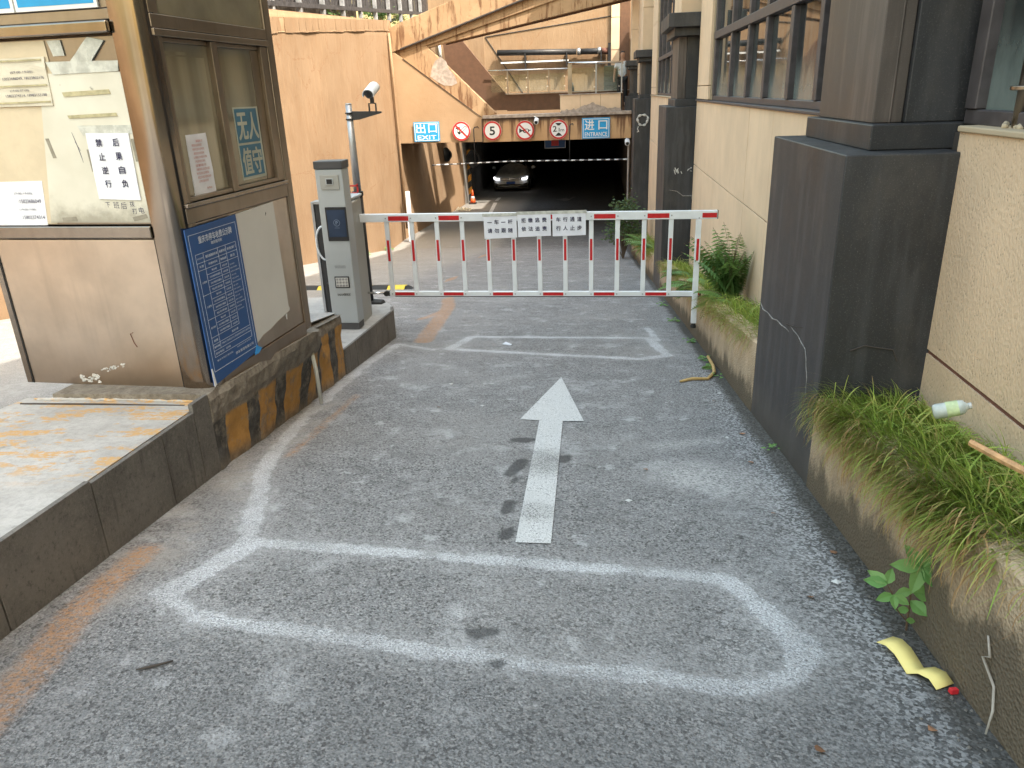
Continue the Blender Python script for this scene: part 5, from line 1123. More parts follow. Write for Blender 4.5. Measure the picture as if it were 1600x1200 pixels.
# barrier housing behind
bh = root("barrier_housing", (-1.98, 5.9, ztB(5.9)), "warm grey barrier drive cabinet behind the ticket machine", "barrier cabinet")
hb = [(-2.10, 5.66), (-1.895, 5.655), (-1.948, 6.16), (-2.15, 6.18)]
z0 = ztB(5.9) - .03; zt = -.745
mb = MB(); mb.hexa([(x, y, z0) for x, y in hb] + [(x, y, zt) for x, y in hb]); mb.build("cabinet_body", "silverS", bh, bevel=.02, seg=3)
MB().box((-2.13, 5.7, zt + .001), (-1.93, 6.15, zt + .025)).build("cabinet_lid", "silver", bh, bevel=.01)
MB().tube([(-1.93, 5.75, -1.45), (-1.918, 5.76, -1.45)], .012, 8).build("lock", "dark", bh)
bc = root("control_cabinet", (-2.4, 6.3, ztB(6.3)), "black panel cabinet with pale edge left of the ticket machine", "cabinet")
MB().box((-2.40, 6.28, ztB(6.3) - .01), (-2.12, 6.40, -.82)).build("cabinet_body", "blackmetal", bc, bevel=.005); MB().box((-2.425, 6.27, ztB(6.3) - .01), (-2.402, 6.41, -.80)).build("edge_strip", "pole", bc, bevel=.003); MB().box((-2.401, 6.27, -.819), (-2.12, 6.41, -.80)).build("edge_strip", "pole", bc)
pts = [(-2.10 + -.065 * math.sin(t) * 1.0, 5.62, -.90 - .13 + .13 * math.cos(t)) for t in [math.pi * k / 12 for k in range(13)]]
MB().tube(pts, .008, 8).build("cable_loop", "white", tm, smooth=True)
MB().box((-2.085, 5.55, -.80), (-2.066, 5.62, -.72)).build("side_bracket", "dark", tm, bevel=.003); MB().box((-2.09, 5.52, -1.40), (-2.066, 5.58, -1.32)).build("side_bracket", "dark", tm, bevel=.003)
rs = root("red_frame_stand", (-2.1, 6.5, -.9), "small red and white folding sign frame tucked behind the ticket machine", "sign")
mb = MB(F((-2.14, 6.45, -.95), (1, 0, 0), (0, 0, 1)))
for a, b, c, d in ((0, .0, .012, .26), (.075, .0, .087, .27), (0, .25, .087, .262), (0, .19, .087, .20), (0, .13, .087, .14)): mb.box((a, b, -.01), (c, d, .01))
mb.build("frame", "signred", rs); MB(F((-2.14, 6.45, -.95))).box((.02, .03, -.005), (.07, .12, .005)).build("panel", "signwhite", rs); MB().box((-2.12, 6.43, ztB(6.45)), (-2.1, 6.47, -.95)).build("leg", "dark", rs)

cp = root("camera_pole", (-2.155, 6.75, ztB(6.75)), "grey and black pole carrying a white surveillance camera on an arm", "camera pole")
MB().tube([(-2.155, 6.75, ztB(6.75)), (-2.158, 6.75, -.80)], .042, 16).build("lower_tube", "blackmetal", cp, smooth=True); MB().tube([(-2.158, 6.75, -.815), (-2.158, 6.75, -.775)], .05, 16).build("sleeve", "blackmetal", cp, bevel=.004)
MB().tube([(-2.158, 6.75, -.775), (-2.158, 6.75, -.05)], [.034, .027], 16).build("upper_tube", "pole", cp, smooth=True); MB().tube([(-2.158, 6.75, -.05), (-2.158, 6.75, -.035)], .027, 16).build("tube_cap", "pole", cp, bevel=.004)
MB().hexa([(-2.22, 6.68, ztB(6.75) - .03), (-2.00, 6.68, ztB(6.75) - .03), (-2.00, 6.82, ztB(6.75) - .03), (-2.22, 6.82, ztB(6.75) - .03), (-2.2, 6.69, ztB(6.75) + .035), (-2.03, 6.69, ztB(6.75) + .025), (-2.03, 6.81, ztB(6.75) + .025), (-2.2, 6.81, ztB(6.75) + .035)]).build("base_shoe", "rubber", cp, bevel=.01)
for z in (-.165, -.115): MB().tube([(-2.158, 6.75, z - .006), (-2.158, 6.75, z + .006)], .036, 14).build("clamp", "blackmetal", cp, bevel=.002)
MB(F((0, 6.745, 0))).prism([(-2.13, -.175), (-2.07, -.170), (-1.87, -.122), (-1.87, -.108), (-2.13, -.100)], -.012, .012).build("bracket_arm", "blackmetal", cp, bevel=.002)
cmr = MB(); cmr.fr = F((-1.945, 6.70, .045), (1, .0, 0), (0, -.93, -.30)); # a right, b forward (towards camera, down)
ax = cmr.fr
mb = MB(F(ax(0, 0, 0), tuple(ax.u), tuple(ax.u.cross(ax.v) * -1)));
bodyf = F((-1.945, 6.72, .045), (1, 0, 0), (0, -.28, .96)); bodyf.w = bodyf.u.cross(bodyf.v)
el = [(.038 * math.cos(a), .036 * math.sin(a)) for a in [2 * math.pi * k / 20 for k in range(20)]]
MB(bodyf).prism([(x, y) for x, y in el], -.12, .04).build("camera_body", "white", cp, bevel=.006)
MB(bodyf).prism([(.036 * math.cos(a), .034 * math.sin(a) - .002) for a in [2 * math.pi * k / 20 for k in range(20)]], .0405, .052).build("camera_face", "darkgrey", cp); MB(bodyf).disc(0, -.004, .022, .0525, .056, 18).build("lens", "dark", cp, bevel=.002)
hood = [(.050 * math.cos(a), .046 * math.sin(a) + .004) for a in [math.pi * (-.12 + 1.24 * k / 14) for k in range(15)]]; hood += [(.045 * math.cos(a), .041 * math.sin(a) + .004) for a in [math.pi * (1.12 - 1.24 * k / 14) for k in range(15)]]
MB(bodyf).prism(hood, -.14, .085).build("camera_hood", "white", cp, smooth=False)
mb = MB(); mb.box((-1.975, 6.72, -.108), (-1.969, 6.75, -.045)); mb.box((-1.916, 6.72, -.108), (-1.910, 6.75, -.045)); mb.box((-1.975, 6.72, -.046), (-1.91, 6.75, -.040)); mb.box((-1.955, 6.72, -.04), (-1.93, 6.76, .01)); mb.build("camera_bracket", "blackmetal", cp)

# speed bump across the exit lane
sb = root("speed_bump", (-3.8, 11.0, G(0, 11)), "yellow and black rubber speed bump across the exit lane", "speed bump")
for i in range(9):
    x0 = -5.3 + i * .27; g = lambda y: G(0, y)
    MB().hexa([(x0, 10.68 + 0, g(10.7) - .01), (x0 + .265, 10.68, g(10.7) - .01), (x0 + .265, 11.08, g(11.1) - .01), (x0, 11.08, g(11.1) - .01), (x0, 10.80, g(10.8) + .05), (x0 + .265, 10.80, g(10.8) + .05), (x0 + .265, 10.96, g(10.96) + .05), (x0, 10.96, g(10.96) + .05)]).build("rubber_block", "yellow" if i % 2 == 0 else "rubber", sb, bevel=.008)
MB().hexa([(-2.87, 10.70, G(0, 10.7) - .01), (-2.76, 10.75, G(0, 10.7) - .01), (-2.76, 10.95, G(0, 10.95) - .01), (-2.87, 11.06, G(0, 11.06) - .01), (-2.87, 10.8, G(0, 10.8) + .049), (-2.82, 10.84, G(0, 10.8) + .03), (-2.82, 10.92, G(0, 10.9) + .03), (-2.87, 10.96, G(0, 10.96) + .049)]).build("end_cap", "rubber", sb)

# ================================================================== SIGNS AND FITTINGS AT THE ENTRANCE
SG = F((0, 25.94, 0), (1, 0, 0), (0, 0, 1))
def bsign(x0, x1, z0, z1, cn, en, label, sk=0):
    s = root("direction_sign", ((x0 + x1) / 2, 25.95, z0), label, "sign", "blue entrance and exit signs"); fr = F((x0, 25.93, z0), (1, 0, sk), (-sk, 0, 1)); w = x1 - x0; h = z1 - z0
    MB(fr).box((0, 0, -.02), (w, h, 0)).build("sign_sheet", "bluesign", s, bevel=.01); mb = MB(fr); t = .018
    for a, b, c, d in ((.03, .03, w - .03, .03 + t), (.03, h - .03 - t, w - .03, h - .03), (.03, .03 + t, .03 + t, h - .03 - t), (w - .03 - t, .03 + t, w - .03, h - .03 - t)): mb.box((a, b, .001), (c, d, .004))
    mb.build("border", "signwhite", s); mb = MB(fr); text(mb, cn[0], .09, .27, .30, .30, .005, .03); text(mb, cn[1], w - .37, .28, .28, .27, .005, .03); text(mb, en, .12 if en == "EXIT" else .09, .075, w - (.24 if en == "EXIT" else .18), .125, .005, .06 if en == "EXIT" else .03)
    mb.build("lettering", "signwhite", s); return s
bsign(-6.15, -5.28, -1.42, -.80, "出口", "EXIT", "blue exit sign at the left end of the entrance beam")
bsign(-.58, .32, -1.48, -.84, "进口", "ENTRANCE", "blue entrance sign at the right end of the entrance beam")
def rsign(x, z, kind, label):
    s = root("round_sign", (x, 25.95, z - .3), label, "sign", "round traffic signs on the entrance beam"); fr = F((x, 25.93, z)); r = .305
    MB(fr).disc(0, 0, r, -.02, 0, 40).build("sign_sheet", "signwhite", s); MB(fr).ring(0, 0, r * .80, r * .985, .001, .004, 40).build("red_ring", "signred", s)
    mb = MB(fr)
    if kind == '5': text(mb, "5", -.085, -.13, .17, .26, .003, .07)
    if kind == 'h':
        text(mb, "2", -.185, -.065, .12, .17, .003, .05); text(mb, ".", -.035, -.065, .018, .018, .003, .03); text(mb, "1", .005, -.065, .024, .11, .003, .015); text(mb, "m", .06, -.065, .12, .07, .003, .008)
        mb.prism([(-.11, .20), (.11, .20), (.03, .12), (-.03, .12)], .002, .003); mb.prism([(-.12, -.20), (.12, -.20), (.02, -.10), (-.02, -.10)], .002, .003)
    if kind == 'horn':
        mb.prism([(-.19, .07), (-.14, .05), (-.10, .015), (.19, .015), (.19, -.01), (-.10, -.03), (-.14, -.05), (-.19, -.08)], .002, .003); mb.prism([(-.03, .05), (.10, .05), (.13, .02), (.13, -.04), (.10, -.075), (-.03, -.075), (-.06, -.05), (-.06, .02)], .0032, .004)
        mb.build("pictogram", "signblack", s); mb = MB(fr); mb.prism([(-.02, .03), (.09, .03), (.10, .02), (.10, -.035), (.09, -.05), (-.02, -.05)], .0041, .0048); mb.build("pictogram", "signwhite", s); mb = MB(fr)
    if kind == 'smoke':
        c, s_ = math.cos(R(38)), math.sin(R(38)); rot = lambda a, b: (a * c - b * s_, a * s_ + b * c)
        mb.tube([(*rot(-.05, -.035), .004), (*rot(.19, -.035), .004), (*rot(.22, 0), .004), (*rot(.19, .04), .004), (*rot(-.05, .04), .004)], .007, 5); mb.prism([rot(-.13, -.04), rot(-.05, -.04), rot(-.05, .045), rot(-.13, .045)], .002, .004)
        mb.tube([(-.10, -.05, .004), (-.14, .0, .004), (-.09, .05, .004), (-.15, .09, .004)], .009, 5); mb.prism([(-.20, .10), (-.14, .14), (-.05, .13), (-.03, .06), (-.09, .07), (-.12, .04)], .002, .003)
    if mb.v: mb.build("pictogram", "signblack", s)
    if kind in ('horn', 'smoke'):
        k = .7071; w = .026; L = r * .84; MB(fr).prism([(-L * k - w * k, L * k - w * k), (L * k - w * k, -L * k - w * k), (L * k + w * k, -L * k + w * k), (-L * k + w * k, L * k + w * k)], .005, .007).build("red_slash", "signred", s)
rsign(-4.55, -1.12, 'smoke', "round no smoking sign, second from the left on the entrance beam"); rsign(-3.52, -1.14, '5', "round speed limit sign with a black 5"); rsign(-2.44, -1.16, 'horn', "round no horn sign with a crossed out trumpet"); rsign(-1.34, -1.16, 'h', "round height limit sign reading 2.1m")
hs = root("hanging_sign", (-1.6, 28, -1.9), "dark blue sign with a red patch hanging inside the garage mouth", "sign")
MB(F((-1.95, 28, -1.88))).box((0, 0, -.02), (.74, .50, 0)).build("sign_sheet", "navy", hs); MB(F((-1.95, 28, -1.88))).box((.24, .08, .001), (.50, .4, .004)).build("red_patch", "signred", hs)
mb = MB(F((-1.95, 28, -1.88)))
for a, b, c, d in ((0, 0, .74, .015), (0, .485, .74, .5), (0, .015, .015, .485), (.725, .015, .74, .485)): mb.box((a, b, .001), (c, d, .005))
mb.build("border", "tlet", hs); MB().box((-1.6, 27.98, -1.38), (-1.56, 28.0, -1.19)).build("hanger", "dark", hs)

hb_ = root("height_bar", (-2.3, 25.5, -2.2), "striped height limit bar hung on two rods below the entrance beam", "height bar")
N = 46
for i in range(N):
    x0 = -5.52 + 6.40 * i / N; x1 = -5.52 + 6.40 * (i + 1) / N; f_ = lambda x: -2.14 + (.055 * (x + 5.52) / 2.6 if x < -2.9 else .055) - (.035 * max(0, x + 2.9) / 3.8)
    MB().tube([(x0, 25.5, f_(x0)), (x1, 25.5, f_(x1))], .020, 8).build("bar_band", "white" if i % 2 else ("hazorange" if i in (7, 11) else "darkgrey"), hb_, smooth=True)
for x in (-4.07, -.97): MB().tube([(x, 25.5, -2.11), (x, 25.5, -1.05), (x + .03, 25.55, -1.0), (x + .1, 25.7, -.99), (x + .1, 25.9, -1.04)], .016, 8).build("hanging_rod", "blackmetal", hb_, smooth=True)
def smallcam(x, y, z, label, mount):
    s = root("dome_camera", (x, y, z), label, "camera", "small cameras at the entrance"); fr = F((x, y, z), (1, 0, 0), (0, -.3, .95)); fr.w = fr.u.cross(fr.v)
    MB(fr).prism([(.08 * math.cos(a), .07 * math.sin(a)) for a in [2 * math.pi * k / 14 for k in range(14)]], -.22, .05).build("camera_body", "white", s, bevel=.01); MB(fr).disc(0, 0, .05, .051, .058, 14).build("lens", "dark", s)
    MB().tube([(x, y + .1, z), (x - .02, y + .25, z + .12), (mount[0], mount[1], mount[2])], .02, 6).build("mount_arm", "white", s); return s
smallcam(-2.05, 25.7, -.90, "small white camera on the top edge of the entrance beam", (-2.15, 26.0, -.72)); smallcam(.86, 25.2, -1.60, "small white camera on a thin pole beside the third pier", (.86, 25.35, -1.6))
MB().tube([(.90, 25.35, FL), (.90, 25.35, -1.5)], .03, 8).build("thin_pole", "pole", None, label="thin grey pole standing against the garage's right jamb", category="pole")
for (x, y, z, lb) in ((-6.2, 31.5, -2.25, "small black convex mirror on the striped wall, left of two"), (-5.75, 35.4, -2.75, "large black convex mirror on the striped wall, right of two")):
    s = root("convex_mirror", (x, y, z), lb, "mirror", "convex mirrors by the garage mouth"); q = .3 if x < -6 else .42; fr = F((x, y, z), (1, .3, 0), (0, -.2, 1))
    MB(fr).add([(0, 0, .1)] + [(q * .8 * math.cos(2 * math.pi * k / 16) * .8, q * math.sin(2 * math.pi * k / 16), 0) for k in range(16)], [(0, k + 1, (k + 1) % 16 + 1) for k in range(16)]).build("mirror_face", "carglass", s, smooth=True)
    MB(fr).ring(0, 0, q * .6, q * .78, -.04, .02, 18).build("hood", "blackmetal", s); MB().tube([(x, y, z), (x - .5, y, z - .05)], .03, 6).build("mount_arm", "blackmetal", s)
gs = root("corner_guard", (-6.0, 35.6, FL), "black and orange striped corner guard at the garage mouth", "corner guard")
for i in range(8): MB().hexa([(-6.045, 35.5, FL + i * .28 + .02), (-5.90, 35.5, FL + i * .28 + .12), (-5.90, 35.75, FL + i * .28 + .12), (-6.045, 35.75, FL + i * .28 + .02), (-6.045, 35.5, FL + i * .28 + .29), (-5.90, 35.5, FL + i * .28 + .39), (-5.90, 35.75, FL + i * .28 + .39), (-6.045, 35.75, FL + i * .28 + .29)]).build("painted_band", "hazorange" if i % 2 else "dark", gs)
tc = root("traffic_cone", (-5.72, 34.6, FL), "orange traffic cone with white collar beside the garage wall", "traffic cone")
MB().box((-5.88, 34.44, FL), (-5.56, 34.76, FL + .05)).build("base", "rubber", tc, bevel=.01)
MB().tube([(-5.72, 34.6, FL + .05), (-5.72, 34.6, FL + .24)], [.13, .095], 16).build("cone_body", "cone", tc, smooth=True); MB().tube([(-5.72, 34.6, FL + .241), (-5.72, 34.6, FL + .34)], [.094, .072], 16).build("white_collar", "signwhite", tc, smooth=True); MB().tube([(-5.72, 34.6, FL + .341), (-5.72, 34.6, FL + .62)], [.072, .024], 16).build("cone_body", "cone", tc, smooth=True)
mb = MB()
for i in range(5): x = -6.15 + i * .13; mb.hexa([(x, 32.4, FL), (x + .12, 32.4, FL), (x + .14, 32.8 + .1 * i, FL), (x, 32.8, FL), (x + .02, 32.45, FL + .06 + .05 * (i % 3)), (x + .1, 32.45, FL + .1 + .04 * (i % 2)), (x + .1, 32.75, FL + .16 - .02 * i), (x + .02, 32.75, FL + .09)])
mb.build("rubble_bag", "oldpaper", None, label="crumpled pale sack lying at the foot of the striped wall", category="sack", bevel=.02)
wp2 = root("white_pole", (-6.4, 25.3, FL), "upright white pole against the corner of the orange wall", "pole")
MB().box((-6.46, 25.30, G(0, 25.3)), (-6.32, 25.40, -2.95)).build("pole_body", "white", wp2, bevel=.01)
MB().box((-6.50, 25.26, G(0, 25.3)), (-6.28, 25.44, G(0, 25.3) + .03)).build("base_plate", "pole", wp2)

# glass railings on the walkway
def railing(x0, x1, y, z0, z1, posts, label, thick, endw):
    s = root("glass_railing", ((x0 + x1) / 2, y, z0), label, "railing", "glass railings on the walkway")
    MB().tube([(x0, y, z1), (x1, y, z1 - .03)], thick, 10).build("handrail", "chrome", s, smooth=True)
    for x in posts: MB().box((x - .022, y - .022, z0), (x + .022, y + .022, z1 - thick)).build("post", "steelD" if not endw else "pole", s)
    if endw: MB().box((x0 - .02, y - .06, z0), (x0 + .11, y + .06, z1 - .03)).build("end_post", "steelD", s); MB().box((x1 - .04, y - .05, z0), (x1, y + .05, z1 - .04)).build("end_post", "pole", s)
    ps = sorted([x0 + .05] + list(posts) + [x1 - .05])
    for a, b in zip(ps, ps[1:]):
        if b - a > .1: MB().box((a + .045, y - .006, z0 + .05), (b - .045, y + .006, z1 - .16)).build("glass_pane", "clear", s)
        for zz in (z0 + .17, z1 - .28):
            MB().box((b - .07, y - .02, zz), (b - .025, y + .02, zz + .035)).build("glass_clip", "chrome", s)
railing(-3.87, -1.12, 28.05, -.02, .74, (-3.2, -2.49, -1.77), "long glass railing with slim bronze posts on the walkway", .022, False)
railing(-1.03, .70, 26.5, -.10, .83, (-.14,), "short glass railing with thick end post above the tiled parapet", .035, True)
mb = MB()
gc_ = root("green_cabinet", (.4, 29, -.1), "dark green ribbed cabinet behind the short glass railing", "cabinet")
MB().box((.14, 29, -.1), (.68, 29.4, .78)).build("cabinet_body", "binbox", gc_, bevel=.01)
for i in range(5): MB().box((.12, 28.97, -.05 + i * .165), (.70, 28.998, .09 + i * .165)).build("cabinet_rib", "binbox", gc_, bevel=.01)
MB().tube([(-.98 + .0, 29.2, -.05), (-.98, 29.2, .12), (-.98, 29.2, .16), (-.98, 29.2, .27)], [.05, .045, .018, .014], 12).build("glass_bottle", "greenglass", None, label="dark green bottle standing on the walkway behind the long railing", category="bottle", smooth=True)

# person behind the railing
def person():
    p = root("person", (.88, 28.0, -.55), "person in a white shirt and black trousers standing behind the short glass railing", "person")
    bx, by, bz_ = .735, 27.75, -.55
    def skin(name, verts, edges, rad, mat):
        me = bpy.data.meshes.new(name); me.from_pydata([(v[0], v[1], v[2]) for v in verts], edges, []); o = bpy.data.objects.new(name, me); col.objects.link(o); o.parent = p
        o.location = (bx - .88, by - 28.0, 0)
        m = o.modifiers.new("skin", 'SKIN'); 
        for i, r in enumerate(rad): me.skin_vertices[0].data[i].radius = r if isinstance(r, tuple) else (r, r)
        me.skin_vertices[0].data[0].use_root = True; o.modifiers.new("sub", 'SUBSURF').levels = 1; o.modifiers["sub"].render_levels = 2; me.materials.append(MT[mat])
        return o
    V = [(0, 0, .90), (0, 0, 1.1), (0, 0, 1.30), (0, 0, 1.42), (0, 0, 1.50), (0, -.01, 1.60), (0, 0, 1.70), (-.19, 0, 1.36), (-.26, -.02, 1.1), (-.28, -.10, .86), (-.28, -.13, .76), (.19, 0, 1.36), (.25, .0, 1.1), (.27, -.05, .86), (.27, -.07, .76), (-.10, 0, .86), (-.11, 0, .48), (-.11, .01, .08), (-.11, -.13, .04), (.10, 0, .86), (.11, 0, .48), (.11, .01, .08), (.11, -.13, .04)]
    E = [(0, 1), (1, 2), (2, 3), (3, 4), (4, 5), (5, 6), (2, 7), (7, 8), (8, 9), (9, 10), (2, 11), (11, 12), (12, 13), (13, 14), (0, 15), (15, 16), (16, 17), (17, 18), (0, 19), (19, 20), (20, 21), (21, 22)]
    rad = [(.15, .10), (.14, .095), (.16, .10), (.06, .06), (.055, .055), (.085, .095), (.07, .085), .055, .043, .035, .03, .055, .043, .035, .03, .085, .06, .042, .04, .085, .06, .042, .04]
    skin("body", V, E, rad, "skin")
    skin("shirt", [(0, 0, .86), (0, 0, 1.1), (0, 0, 1.31), (0, 0, 1.40), (-.19, 0, 1.36), (-.24, -.01, 1.17), (.19, 0, 1.36), (.24, 0, 1.17)], [(0, 1), (1, 2), (2, 3), (2, 4), (4, 5), (2, 6), (6, 7)], [(.17, .125), (.16, .115), (.175, .12), .075, .07, .062, .07, .062], "shirt")
    skin("trousers", [(0, 0, .92), (-.10, 0, .86), (-.11, 0, .48), (-.11, .01, .10), (.10, 0, .86), (.11, 0, .48), (.11, .01, .10)], [(0, 1), (1, 2), (2, 3), (0, 4), (4, 5), (5, 6)], [(.165, .12), .10, .075, .06, .10, .075, .06], "trousers")
    skin("hair", [(0, .02, 1.66), (0, .02, 1.74)], [(0, 1)], [(.095, .10), (.085, .09)], "hair")
person()

# ================================================================== CAR
def car():
    c = root("white_car", (-4.45, 39.5, FL), "white sedan with lit headlights facing out of the dark garage", "car"); cx = -4.45; y0 = 38.9
    rows_ = [  # y, zbottom, z shoulder, z top, half width bottom, half width shoulder, half top
        (0.0, .22, .52, .62, .72, .76, .66), (.10, .18, .60, .74, .84, .86, .70), (.5, .18, .66, .86, .89, .90, .78), (1.25, .18, .72, .98, .90, .91, .74), (2.05, .18, .74, 1.42, .90, .90, .56), (3.1, .18, .76, 1.45, .90, .90, .55), (3.9, .2, .80, 1.08, .88, .88, .62), (4.55, .3, .8, 1.0, .78, .80, .62)]
    mb = MB(); v = []; f = []
    for (dy, a, b, t, wb, ws, wt) in rows_:
        for s in (-1, 1):
            pass
        sec = [(-wb, a), (-wb * 1.01, (a + b) / 2), (-ws, b), (-(ws * .6 + wt * .4), b + (t - b) * .35), (-wt, t - .03), (-wt * .5, t), (wt * .5, t), (wt, t - .03), (ws * .6 + wt * .4, b + (t - b) * .35), (ws, b), (wb * 1.01, (a + b) / 2), (wb, a)]
        v += [(cx + x, y0 + dy, FL + z) for x, z in sec]
    n = 12
    for i in range(len(rows_) - 1):
        for k in range(n): a = i * n + k; b = i * n + (k + 1) % n; f.append((a, b, b + n, a + n))
    f.append(tuple(range(n))); f.append(tuple((len(rows_) - 1) * n + k for k in reversed(range(n)))); mb.add(v, f)
    body = mb.build("body", "carpaint", c, smooth=True); body.modifiers.new("s", 'SUBSURF').render_levels = 2
    fr = F((cx, y0, FL), (1, 0, 0), (0, 0, 1))
    # windscreen
    mb = MB(); mb.add([(cx - .66, y0 + 1.30, FL + .97), (cx + .66, y0 + 1.30, FL + .97), (cx + .53, y0 + 2.02, FL + 1.40), (cx - .53, y0 + 2.02, FL + 1.40), (cx - .66, y0 + 1.34, FL + .95), (cx + .66, y0 + 1.34, FL + .95), (cx + .53, y0 + 2.06, FL + 1.38), (cx - .53, y0 + 2.06, FL + 1.38)], [(0, 1, 2, 3), (4, 7, 6, 5), (0, 4, 5, 1), (1, 5, 6, 2), (2, 6, 7, 3), (3, 7, 4, 0)]); mb.build("windscreen", "carglass", c)
    MB(fr).prism([(-.52, .56), (.52, .56), (.55, .66), (-.55, .66)], .0, .06).build("grille", "carblack", c, bevel=.01)
    for z in (.585, .625): MB(fr).box((-.50, z, .061), (.50, z + .012, .068)).build("grille_bar", "chrome", c)
    for s in (-1, 1):
        MB(fr).prism([(s * .56, .575), (s * .84, .60), (s * .86, .72), (s * .80, .725), (s * .78, .66), (s * .56, .645)], -.14, .065).build("headlight", "lamp", c, bevel=.005)
        MB(fr).prism([(s * .55, .31), (s * .84, .27), (s * .86, .45), (s * .78, .42), (s * .58, .34)], -.05, .055).build("fog_trim", "carblack", c)
        m = MB(); m.hexa([(cx + s * .93, y0 + 1.5, FL + .95), (cx + s * 1.12, y0 + 1.52, FL + .98), (cx + s * 1.12, y0 + 1.62, FL + .98), (cx + s * .93, y0 + 1.62, FL + .95), (cx + s * .93, y0 + 1.5, FL + 1.08), (cx + s * 1.10, y0 + 1.52, FL + 1.10), (cx + s * 1.10, y0 + 1.62, FL + 1.10), (cx + s * .93, y0 + 1.62, FL + 1.08)]); mr = m.build("mirror", "carpaint", c, bevel=.02)
        for yy in (.85, 3.6):
            w = MB().tube([(cx + s * .72, y0 + yy, FL + .32), (cx + s * .91, y0 + yy, FL + .32)], .32, 20).build("wheel", "rubber", c, bevel=.02); MB().tube([(cx + s * .905, y0 + yy, FL + .32), (cx + s * .92, y0 + yy, FL + .32)], .2, 14).build("rim", "pole", w)
    MB(fr).box((-.60, .29, -.02), (.60, .36, .052)).build("lower_intake", "carblack", c, bevel=.01); MB(fr).box((-.22, .37, .05), (.22, .50, .075)).build("number_plate", "plate", c, bevel=.005)
    MB(fr).ring(0, .635, .055, .068, .069, .078, 20).build("badge", "chrome", c); b = MB(fr); text(b, "V", -.025, .64, .05, .035, .072, .02); text(b, "W", -.035, .59, .07, .045, .072, .02); b.build("badge_letters", "chrome", c)
    MB(fr).box((-.86, .14, -.3), (.86, .20, .04)).build("front_lip", "carblack", c, bevel=.01)
car()

# ================================================================== LITTER
def gz(x, y, d=0): return (x, y, G(x, y) + d)
def wtube(name, pts, r, mat, label, cat, **k): return MB().tube([gz(x, y, d) for x, y, d in pts], r, 8).build(name, mat, None, smooth=True, label=label, category=cat, **k)
wtube("peeled_twig", [(.52, 4.59, .010), (.60, 4.66, .012), (.70, 4.66, .012), (.77, 4.85, .014), (.79, 5.05, .02), (.785, 5.28, .04)], [.008, .011, .010, .012, .011, .010], "wood", "bent pale peeled twig lying by the planter foot", "twig")
wtube("dark_twig", [(-1.12, 1.36, .005), (-1.09, 1.375, .006), (-1.065, 1.39, .006), (-1.05, 1.405, .004)], [.002, .004, .003, .002], "groove", "short dark curled twig on the asphalt at the lower left", "twig")
MB().tube([(.80, 1.29, G(0, 1.29) + .01), (.815, 1.31, G(0, 1.3) + .055), (.818, 1.33, G(0, 1.3) + .10), (.812, 1.38, G(0, 1.3) + .135), (.815, 1.36, G(0, 1.3) + .15), (.816, 1.385, G(0, 1.3) + .185)], [.002, .0028, .003, .003, .003, .002], 7).build("dry_twig", "greytwig", None, smooth=True, label="dry grey twig leaning against the planter wall near the red cap", category="twig")
# yellow card
mb = MB(); v = []; f = []; path = [(.727, 1.640), (.735, 1.585), (.742, 1.535), (.752, 1.50), (.765, 1.478), (.785, 1.455), (.797, 1.435), (.800, 1.410)]; hs_ = [.018, .026, .022, .012, .004, .016, .018, .006]
path = [(.715, 1.625), (.727, 1.60), (.737, 1.57), (.743, 1.54), (.747, 1.515), (.765, 1.502), (.780, 1.48), (.788, 1.455)]
for (x, y), h in zip(path, hs_): v += [gz(x - .021, y - .014, h), gz(x + .026, y + .010, h * 1.1 + .002)]
k = len(v)
for (x, y), h in zip(path, hs_): v += [gz(x - .021, y - .014, h - .0015), gz(x + .026, y + .010, h * 1.1 + .0005)]
for i in range(len(path) - 1): f += [(2 * i, 2 * i + 1, 2 * i + 3, 2 * i + 2), (k + 2 * i, k + 2 * i + 2, k + 2 * i + 3, k + 2 * i + 1), (2 * i, 2 * i + 2, k + 2 * i + 2, k + 2 * i), (2 * i + 1, k + 2 * i + 1, k + 2 * i + 3, 2 * i + 3)]
f += [(0, k, k + 1, 1), (k - 2, k - 1, 2 * k - 1, 2 * k - 2)]
mb.add(v, f); mb.build("card_strip", "yellowcard", None, smooth=True, label="curled yellow card strip lying at the planter foot", category="card")
MB().hexa([gz(.793, 1.428, .002), gz(.812, 1.432, .002), gz(.810, 1.446, .002), gz(.791, 1.442, .002), gz(.794, 1.429, .016), gz(.811, 1.432, .016), gz(.809, 1.444, .015), gz(.792, 1.441, .015)]).build("bottle_top", "redplastic", None, bevel=.002, label="small red bottle cap at the planter foot beside the yellow card", category="cap")
bt = root("plastic_bottle", (1.0, 2.08, -.93), "empty clear plastic bottle with green and white label lying in the sedge", "bottle")
bfq = [(.955, 2.20, -.905), (.985, 2.135, -.87)]
a = Vector((.945, 2.09, -.888)); b_ = Vector((1.028, 2.07, -.860)); d = b_ - a
P = lambda t: tuple(a + d * t)
MB().tube([P(0), P(.03), P(.10), P(.25), P(.72), P(.86), P(.95), P(1.0)], [.013, .020, .0215, .0215, .0215, .020, .011, .008], 18).build("bottle_body", "bottle", bt, smooth=True)
MB().tube([P(.38), P(.72)], .0221, 18, cap=False).build("label_band", "blabel", bt, smooth=True); MB().tube([P(1.0), P(1.09)], .009, 12).build("cap", "pebble_w", bt, smooth=True)
MB().tube([(.915, 1.80, -.845), (.96, 1.72, -.855), (1.03, 1.60, -.87)], [.009, .010, .010], 6).build("wooden_stick", "stick", None, label="flat orange weathered stick stuck in the sedge at the right edge", category="stick")
rnd = random.Random(3)
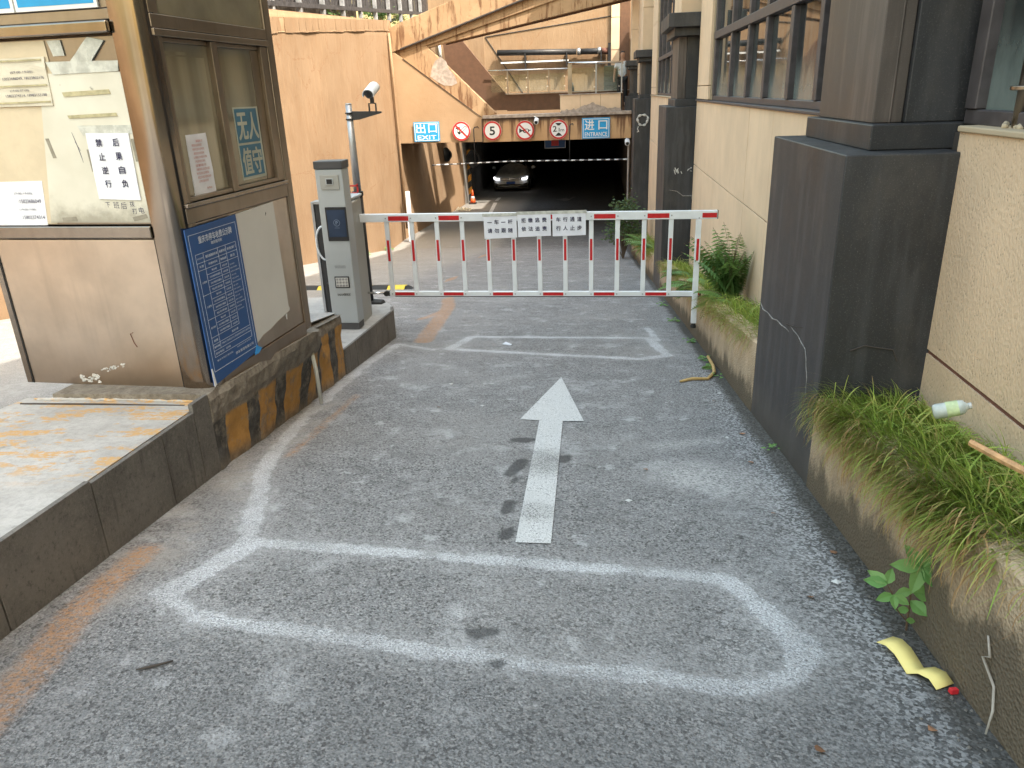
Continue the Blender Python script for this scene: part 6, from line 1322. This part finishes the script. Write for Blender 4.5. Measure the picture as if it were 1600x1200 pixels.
LW = ('beside the nearest planter, level with the arrow tail', 'by the foot of the nearest pier', 'near the bright green weed under the nearest pier', 'just below the red plastic cap', 'at the lower right edge of the asphalt', 'left of the leafy weed', 'midway between the leafy weed and the nearest pier', 'between the pier and the peeled twig', 'right of the arrow shaft', 'near the raised island, left of the arrow head')
for i, (x, y) in enumerate(((.63, 2.45), (.66, 3.02), (.70, 3.45), (.70, 1.30), (.45, 1.22), (.60, 1.85), (.75, 2.15), (.66, 4.1), (.2, 2.9), (-.9, 3.9))):
    s = rnd.uniform(.009, .015); mb = MB(); a0 = rnd.uniform(0, 6)
    mb.add([gz(x, y, .008)] + [gz(x + s * math.cos(a0 + t * 1.05) * rnd.uniform(.6, 1.2), y + s * math.sin(a0 + t * 1.05) * rnd.uniform(.5, 1.1), rnd.uniform(.003, .011)) for t in range(6)], [(0, k + 1, (k + 1) % 6 + 1) for k in range(6)])
    mb.build("dry_leaf", "dryleaf", None, label="small dry brown leaf scrap " + LW[i], category="leaf", group="dry leaf scraps on the lane")
mb = MB()
for i in range(420):
    y = rnd.uniform(1.0, 5.5); x = .822 - abs(rnd.gauss(0, .06)) - .006; s = rnd.uniform(.002, .006)
    p = Vector(gz(x, y, s * .3)); mb.add([tuple(p + Vector((s * rnd.uniform(.6, 1.3) * c, s * rnd.uniform(.6, 1.3) * d, s * .8 * e))) for c, d, e in ((1, 0, 0), (-1, 0, 0), (0, 1, 0), (0, -1, 0), (0, 0, 1), (0, 0, -1))], [(0, 2, 4), (2, 1, 4), (1, 3, 4), (3, 0, 4), (2, 0, 5), (1, 2, 5), (3, 1, 5), (0, 3, 5)])
mb.build("loose_gravel", "slab", None, kind='stuff', label="loose dark grit gathered along the planter foot", category="gravel")
mb = MB()
for (x, y), cw in zip(((.118, 2.55), (-.66, 3.95), (.62, 3.4), (.70, 1.95), (-.95, 4.5), (.72, 4.3)), ('right of the arrow shaft', 'left of the arrow head', 'by the foot of the nearest pier', 'left of the leafy weed by the planter', 'near the raised island before the far loop', 'before the peeled twig at the planter foot')):
    s = rnd.uniform(.008, .014); mb2 = MB(); p = Vector(gz(x, y, s * .3)); mb2.add([tuple(p + Vector((s * c * 1.3, s * d, s * .5 * e))) for c, d, e in ((1, 0, 0), (-1, 0, 0), (0, 1, 0), (0, -1, 0), (0, 0, 1), (0, 0, -1))], [(0, 2, 4), (2, 1, 4), (1, 3, 4), (3, 0, 4), (2, 0, 5), (1, 2, 5), (3, 1, 5), (0, 3, 5)])
    mb2.build("stone_chip", "pebble_w", None, label="small white stone chip " + cw, category="stone", group="white stone chips on the lane")
MB().hexa([gz(-.80, 5.98, .003), gz(-.73, 5.94, .003), gz(-.72, 5.97, .003), gz(-.78, 6.05, .003), gz(-.80, 5.98, .012), gz(-.73, 5.95, .008), gz(-.72, 5.97, .008), gz(-.78, 6.05, .015)]).build("paper_scrap", "paper", None, label="small white paper scrap inside the far loop marking", category="paper scrap")
